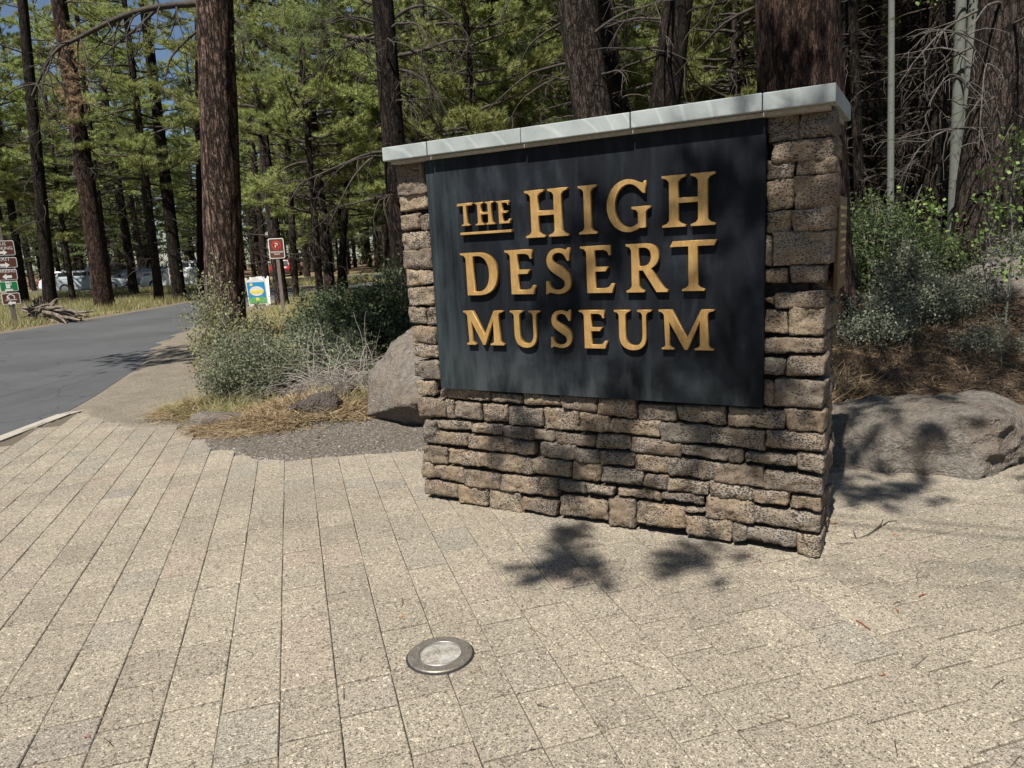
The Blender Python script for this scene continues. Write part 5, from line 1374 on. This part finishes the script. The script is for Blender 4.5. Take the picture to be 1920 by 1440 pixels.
# bare grey twigs arching
t = thing('dead_shrub', 'tangle of bare arching grey twigs above the orange needle litter', 'dead shrub', (-1.95, 7.9, tz(-1.95, 7.9)))
rg_ = np.random.default_rng(55); paths = []
for _ in range(260):
    bx, by = rg_.normal() * .28 + .1, rg_.normal() * .15 + .05; a = rg_.normal() * .9 + PI * (1.08 if rg_.random() < .65 else .05)
    P = curved((bx, by, 0), (math.cos(a) * .7, math.sin(a) * .5 - .25, .75), rg_.uniform(.4, 1.0), 1.25, 8, rg_, .35); P[:, 2] = np.maximum(P[:, 2], .01)
    paths.append((P, np.linspace(.0038, .0016, 9)))
    for _ in range(2):
        i = rg_.integers(2, 7); Q = curved(P[i], P[i + 1] - P[i] + rg_.normal(size=3) * .05, rg_.uniform(.1, .3), 1.0, 4, rg_, .4); paths.append((Q, np.linspace(.0022, .001, 5)))
V_, F_ = tubes(paths, 3); link('twigs', npmesh('twigs', V_, F_), M['twig'], t, kind='stuff')

def litter(name, label, n, cx_, cy_, rx, ry, mat, seed, L=(.10, .2), zh=.06, wid=.0022, rot=0, up=.35, cat='needle litter', poly=None):
    rg_ = np.random.default_rng(seed)
    a = rg_.uniform(0, 6.28, n); q_ = np.sqrt(rg_.random(n)) * (.85 + .3 * rg_.random(n))
    lx, ly = rx * q_ * np.cos(a), ry * q_ * np.sin(a)
    x = cx_ + lx * math.cos(rot) - ly * math.sin(rot); y = cy_ + lx * math.sin(rot) + ly * math.cos(rot)
    keep = ((sdist(x, y, PAVE) > -.25 * rg_.random(n)) & (fbm(x, y, 6, seed) + .5 * fbm(x, y, 15, seed + 1) > -.34 + .5 * (rg_.random(n) - .5))) if poly is None else np.ones(n, bool)
    x, y, q_ = x[keep], y[keep], q_[keep]; n = len(x)
    z = np.maximum(terr(x, y), .006) + zh * rg_.random(n) * np.clip(1.1 - q_, .05, 1)
    th = rg_.uniform(0, 6.28, n); el = rg_.normal(size=n) * up * np.clip(1.2 - q_, .1, 1)
    d = np.stack([np.cos(th) * np.cos(el), np.sin(th) * np.cos(el), np.abs(np.sin(el))], -1); LL = rg_.uniform(L[0], L[1], n)[:, None]
    b = np.stack([x, y, z], -1); bend = rg_.normal(size=(n, 3)) * .012; bend[:, 2] = np.abs(bend[:, 2])
    s = nrm(np.cross(d, np.array([0, 0, 1.0]) + .4 * rg_.normal(size=(n, 3)))) * wid
    m_ = b + d * LL * .5 + bend; e = b + d * LL
    V_ = np.stack([b - s, b + s, m_ + s, m_ - s, e + s * .5, e - s * .5], 1).reshape(-1, 3)
    i = np.arange(n)[:, None] * 6; F_ = np.concatenate([i + np.array([[0, 1, 2, 3]]), i + np.array([[3, 2, 4, 5]])])
    o = link(name, npmesh(name, V_, F_), mat); tag(o, label, cat, kind='stuff'); return o
litter('needle_litter', 'thick bed of orange dry pine needles under the grey twigs at left', 17000, -2.05, 7.15, 1.05, .60, M['litter'], 401, zh=.05, rot=.25, up=.45, L=(.08, .24))
litter('needle_litter', 'orange pine needles spilling around the left boulder', 2600, -1.2, 7.5, .45, .5, M['litter'], 402, zh=.06)
litter('needle_litter', 'thin orange needles along the left side of the sage clump', 2600, -3.45, 7.75, .45, .5, M['litter'], 403, zh=.05)
litter('needle_litter', 'brown pine needle mat on the slope behind the wide boulder', 30000, 3.6, 7.2, 2.8, 1.9, M['litter_brown'], 404, zh=.10, up=.4, wid=.0026)
litter('needle_litter', 'brown pine needle mat around the pale boulder on the rise', 16000, 6.5, 10.5, 3.4, 2.6, M['litter_brown'], 405, L=(.15, .28), zh=.1, wid=.004)
litter('dry_grass', 'dry bleached grass tufts just behind the sign wall at right', 5000, 2.3, 6.3, .9, .6, M['litter'], 406, L=(.15, .35), zh=.15, up=1.1, cat='grass')
litter('fallen_needles', 'a few loose pine needles scattered over the paving', 160, .6, 3.6, 3.2, 2.2, M['litter_brown'], 407, L=(.05, .12), zh=.002, wid=.0012, up=.02, poly=1)

for k_, (cx_, cy_, lab) in enumerate(((-2.9, 7.45, 'straw-coloured dry grass sprawling before the feathery sage'), (-1.75, 7.35, 'straw-coloured dry grass along the front of the needle bed'), (-3.3, 7.75, 'pale dry grass at the left corner of the shrub bed'))):
    litter('dry_grass', lab, 1500, cx_, cy_, .55, .3, M['drygrass'], 420 + k_, L=(.10, .28), zh=.02, up=.9, wid=.0018, cat='grass')
# dry grass across the road
def grass(label, n, xr, yr, seed, cond=None, L=(.15, .4), wid=.006, mat='drygrass', name='dry_grass'):
    rg_ = np.random.default_rng(seed); x = rg_.uniform(*xr, n); y = rg_.uniform(*yr, n)
    keep = (np.minimum(sdist(x, y, ROAD), sdist(x, y, LOT)) > .15 + .2 * rg_.random(n)) & (fbm(x, y, 1.3, seed) > -.12 + .3 * rg_.random(n) - .2)
    if cond is not None: keep &= cond(x, y)
    x, y = x[keep], y[keep]; n = len(x); z = terr(x, y) - .02
    d = nrm(np.stack([rg_.normal(size=n) * .45, rg_.normal(size=n) * .45, np.ones(n)], -1)); LL = rg_.uniform(*L, n)[:, None]
    b = np.stack([x, y, z], -1); s = nrm(np.cross(d, rg_.normal(size=(n, 3)))) * wid
    V_ = np.stack([b - s, b + s, b + d * LL], 1).reshape(-1, 3)
    o = link(name, npmesh(name, V_, np.arange(len(V_)).reshape(-1, 3)), M[mat]); tag(o, label, 'grass', kind='stuff')
grass('dry yellow grass along the far edge of the road at left', 60000, (-26, -13.2), (18, 35), 501, L=(.15, .45), wid=.010)
grass('sparse dry grass on the island before the parked cars', 40000, (-40, -8), (41.5, 46), 502, L=(.2, .5), wid=.016)
grass('pale grass strip between the big pine and the parking lot', 30000, (-9, 1), (11.5, 34), 503, L=(.12, .35), wid=.008, cond=lambda x, y: (x / y < -.2) & (x / y > -.385))

# pebbles on cinder ground
rg_ = np.random.default_rng(61); mbv, mbf = [], []; n = 2600
x = rg_.uniform(-3.6, .6, n); y = rg_.uniform(5.4, 7.4, n); keep = sdist(x, y, PAVE) > -.05; x, y = x[keep], y[keep]
base = np.array([(1,0,0),(-1,0,0),(0,1,0),(0,-1,0),(0,0,1),(0,0,-1)], float); fc = np.array([(0,2,4),(2,1,4),(1,3,4),(3,0,4),(2,0,5),(1,2,5),(3,1,5),(0,3,5)])
s = rg_.uniform(.003, .011, len(x)) * (1 + 1.2 * (rg_.random(len(x)) > .96)); z = terr(x, y)
V_ = (base[None] * (s[:, None, None]) * rg_.uniform(.6, 1.2, (len(x), 6, 1)) * np.array([1, 1, .7]) + np.stack([x, y, z + s * .2], -1)[:, None, :]).reshape(-1, 3)
F_ = (np.arange(len(x))[:, None, None] * 6 + fc[None]).reshape(-1, 3)
M['pebble'] = mat_leaf('cinder_pebbles', [(0, (.06, .05, .045)), (.7, (.15, .132, .112)), (.95, (.22, .195, .17)), (1, (.42, .39, .35))], 0, .9, 0)
o = link('pebbles', npmesh('pebbles', V_, F_), M['pebble']); tag(o, 'loose cinder pebbles on the grey soil left of the wall', 'gravel', kind='stuff')

# small debris on the paving
M['leafred'] = simple('red_brown_dry_leaf', (.26, .08, .04), .8)
M['leaforange'] = simple('orange_dry_leaf', (.5, .22, .05), .8)
def debris(px, py, sz, mat, label, rz, long=1.8):
    g_ = ground(px, py, .006); mb = MB(); n_ = 10; vs = [(0, 0, .004)]
    for i in range(n_):
        a = 2 * PI * i / n_; r_ = sz * (.7 + .3 * math.cos(2 * a)) * (1 + .25 * math.sin(5 * a + rz)); vs.append((r_ * math.cos(a) * long * .6, r_ * math.sin(a) * .55, .001 + .006 * abs(math.sin(a * 1.5 + rz))))
    mb.add(vs, [(0, 1 + i, 1 + (i + 1) % n_) for i in range(n_)]); o = link('fallen_leaf', mb.mesh('fallen_leaf'), M[mat], None, g_, rz); tag(o, label, 'leaf', 'dry leaves on the paving')
for a in ((1728, 1117, .018, 'leafred', 'reddish dry leaf on the paving far right, uppermost of its pair', .4), (1683, 1146, .015, 'leafred', 'reddish dry leaf on the paving, lower left of the pair at right', 1.2), (752, 1157, .012, 'leaforange', 'small orange leaf above the in-ground light', 0),
          (1565, 982, .02, 'leafred', 'curled brown leaf beside the right corner of the wall', .2), (1680, 1005, .016, 'leafred', 'dry leaf right of the fallen twig', 2), (1403, 1043, .014, 'leafred', 'dry leaf in the shadow at the foot of the wall', .5), (1425, 1052, .012, 'leafred', 'dry leaf nearest the wall corner in the shadow', 1.5),
          (640, 786 + 35, .02, 'leaforange', 'yellow dry leaf on the cinder soil before the rocks', .3), (872, 1208, .012, 'leafred', 'reddish bits at the upper right rim of the ground light', .7), (1655, 1267, .012, 'leafred', 'tiny red-brown leaf in a joint at lower right', .1), (162, 1383, .012, 'leafred', 'tiny red-brown leaf in a joint at lower left', .1)):
    debris(*a)
tw = []
for pts in ([(1655, 975), (1650, 985), (1630, 1000), (1610, 1008), (1595, 1007)], [(1682, 977), (1665, 978), (1645, 992), (1625, 1005)], [(1600, 1018), (1590, 1018), (1570, 1020)], [(1605, 1008), (1602, 1000), (1600, 994)]):
    P = spline([ground(a, b_, .010) for a, b_ in pts], 10); tw.append((P, np.linspace(.0028, .0015, 10)))
V_, F_ = tubes(tw, 5); o = link('fallen_twig', npmesh('fallen_twig', V_, F_), M['deadwood']); tag(o, 'thin forked twig lying on the paving right of the wall', 'twig')
P = spline([ground(a, b_, .009) for a, b_ in ((1605, 1162), (1618, 1170), (1632, 1181))], 6); V_, F_ = tubes([(P, np.linspace(.003, .002, 6))], 5); o = link('fallen_twig', npmesh('fallen_twig', V_, F_), M['leafred']); tag(o, 'short red-brown stick on the paving at lower right', 'twig')
P = spline([ground(a, b_, .009) for a, b_ in ((990, 1175), (1005, 1182), (1025, 1192))], 6); V_, F_ = tubes([(P, np.linspace(.0016, .001, 6))], 5); o = link('fallen_twig', npmesh('fallen_twig', V_, F_), M['litter']); tag(o, 'fine straw-coloured stem on the paving right of the light', 'twig')

# ------------------------------------------------------------------ right-hand vegetation
def on(px, Y): p = at(px, 600, Y); return p[0], Y
for i, (px, Y, rx, h, nst, nl, ls, lm, lab) in enumerate((
    (1640, 9.0, .45, 1.35, 50, 6, .026, 'greenleaf', 'leafy green shrub touching the right side of the sign wall'),
    (1700, 9.8, .5, 1.15, 50, 6, .026, 'greenleaf', 'leafy green shrub second from the wall below the slim aspen'),
    (1690, 8.3, .4, .95, 44, 6, .020, 'greyleaf', 'grey-green sagebrush standing up beside the green shrubs'),
    (1730, 8.0, .5, .6, 50, 6, .018, 'greyleaf', 'low grey-green sage in front of the saplings'),
    (1640, 7.4, .5, .55, 44, 6, .018, 'greyleaf', 'low shaded sage right beside the wall'),
    (1800, 8.3, .45, .55, 44, 5, .018, 'greyleaf', 'low sage left of the pale boulder'),
    (1900, 10.6, .6, .75, 44, 6, .022, 'greyleaf', 'grey-green brush behind the pale boulder'),
    (1620, 11.0, .6, 1.5, 50, 6, .03, 'greenleaf', 'green undergrowth in the thicket beside the wall'),
    (1740, 12.0, .7, .9, 50, 6, .028, 'greenleaf', 'green undergrowth at the foot of the aspens'),
    (1860, 7.0, .4, .4, 30, 4, .016, 'greyleaf', 'small twiggy sage above the right end of the wide boulder'))):
    x, y = on(px, Y); shrub('shrub', lab, x, y, rx, rx * .8, h, nst, nl, ls, lm, 600 + i, 'twig', scat=.05, long=1.4, rst=.004)
def sapling(px, Y, h, n, label, seed, pal=True, ls=.04):
    x, y = on(px, Y); z = tz(x, y); rg_ = np.random.default_rng(seed); t = thing('aspen_sapling', label, 'sapling', (x, y, z))
    P = spline([(0, 0, -.03), (rg_.normal() * .03, 0, h * .4), (rg_.normal() * .06, 0, h * .75), (rg_.normal() * .1, 0, h)], 14); paths = [(P, np.linspace(.012 * h / 2, .004, 14))]; C = []
    for _ in range(n):
        i = rg_.integers(3, 13); a = rg_.uniform(0, 6.28); Q = curved(P[i], (math.cos(a), math.sin(a), .5), rg_.uniform(.2, .5) * (1.2 - i / 14 * .6), .2, 5, rg_, .3); paths.append((Q, np.linspace(.005, .002, 6))); C += list(Q[2:])
    V_, F_ = tubes(paths, 5); link('stem', npmesh('stem', V_, F_), M['aspen'], t)
    V_, F_ = leaves(np.array(C), 3, ls, .05, rg_, 1.1, 0); link('foliage', npmesh('foliage', V_, F_), M['aspenleaf'], t)
sapling(1885, 7.8, 2.0, 22, 'taller aspen sapling with bright leaves at the right edge', 701)
sapling(1925, 7.4, 2.3, 26, 'aspen sapling cut by the right edge of the photo', 702)
sapling(1755, 9.3, 1.15, 14, 'short aspen sapling in front of the reddish trunk', 703, ls=.045)
sapling(1850, 8.9, 1.3, 10, 'thin aspen sapling before the broad dark pine', 704, ls=.045)
sapling(1710, 10.2, 1.5, 12, 'thin aspen sapling behind the grey-green sagebrush', 705)

# root stump by the road ---------------------------------------------------
g_ = ground(92, 607); st_ = thing('root_stump', 'weathered upturned root stump lying on the grass beside the road', 'stump', (g_[0], g_[1] + .3, tz(g_[0], g_[1]))); st_.scale = (.85, .85, .85)
rg_ = np.random.default_rng(88); paths = []
for _ in range(46):
    a = rg_.uniform(-.5, PI + .5); P = curved((rg_.normal() * .18 - .35, rg_.normal() * .15, .38 + rg_.normal() * .12), (math.cos(a) * .9, rg_.normal() * .4, math.sin(a) * .8), rg_.uniform(.3, .75), .3, 6, rg_, .5); paths.append((P, np.linspace(.075, .018, 7)))
for _ in range(26):
    P = curved((-.2 + rg_.normal() * .1, rg_.normal() * .14, .28 + rg_.normal() * .09), (1, rg_.normal() * .2, -.1 + rg_.normal() * .1), rg_.uniform(.8, 1.7), .25, 8, rg_, .35); paths.append((P, np.linspace(.10, .03, 9)))
V_, F_ = tubes(paths, 7); V_[:, 2] = np.maximum(V_[:, 2], -.03); link('roots', npmesh('roots', V_, F_, True), M['stumpwood'], st_, kind='stuff')
mb = MB(); mb.cyl((-.5, 0, .3), .22, 1.2, 14, 'x', .12); link('log', mb.mesh('log', smooth=True), M['stumpwood'], st_)
tot = sum(len(o.data.polygons) for o in bpy.data.objects if o.type == 'MESH'); print('objects', len(bpy.data.objects), 'inst polys', tot, 'unique', sum(len(m.polygons) for m in bpy.data.meshes))
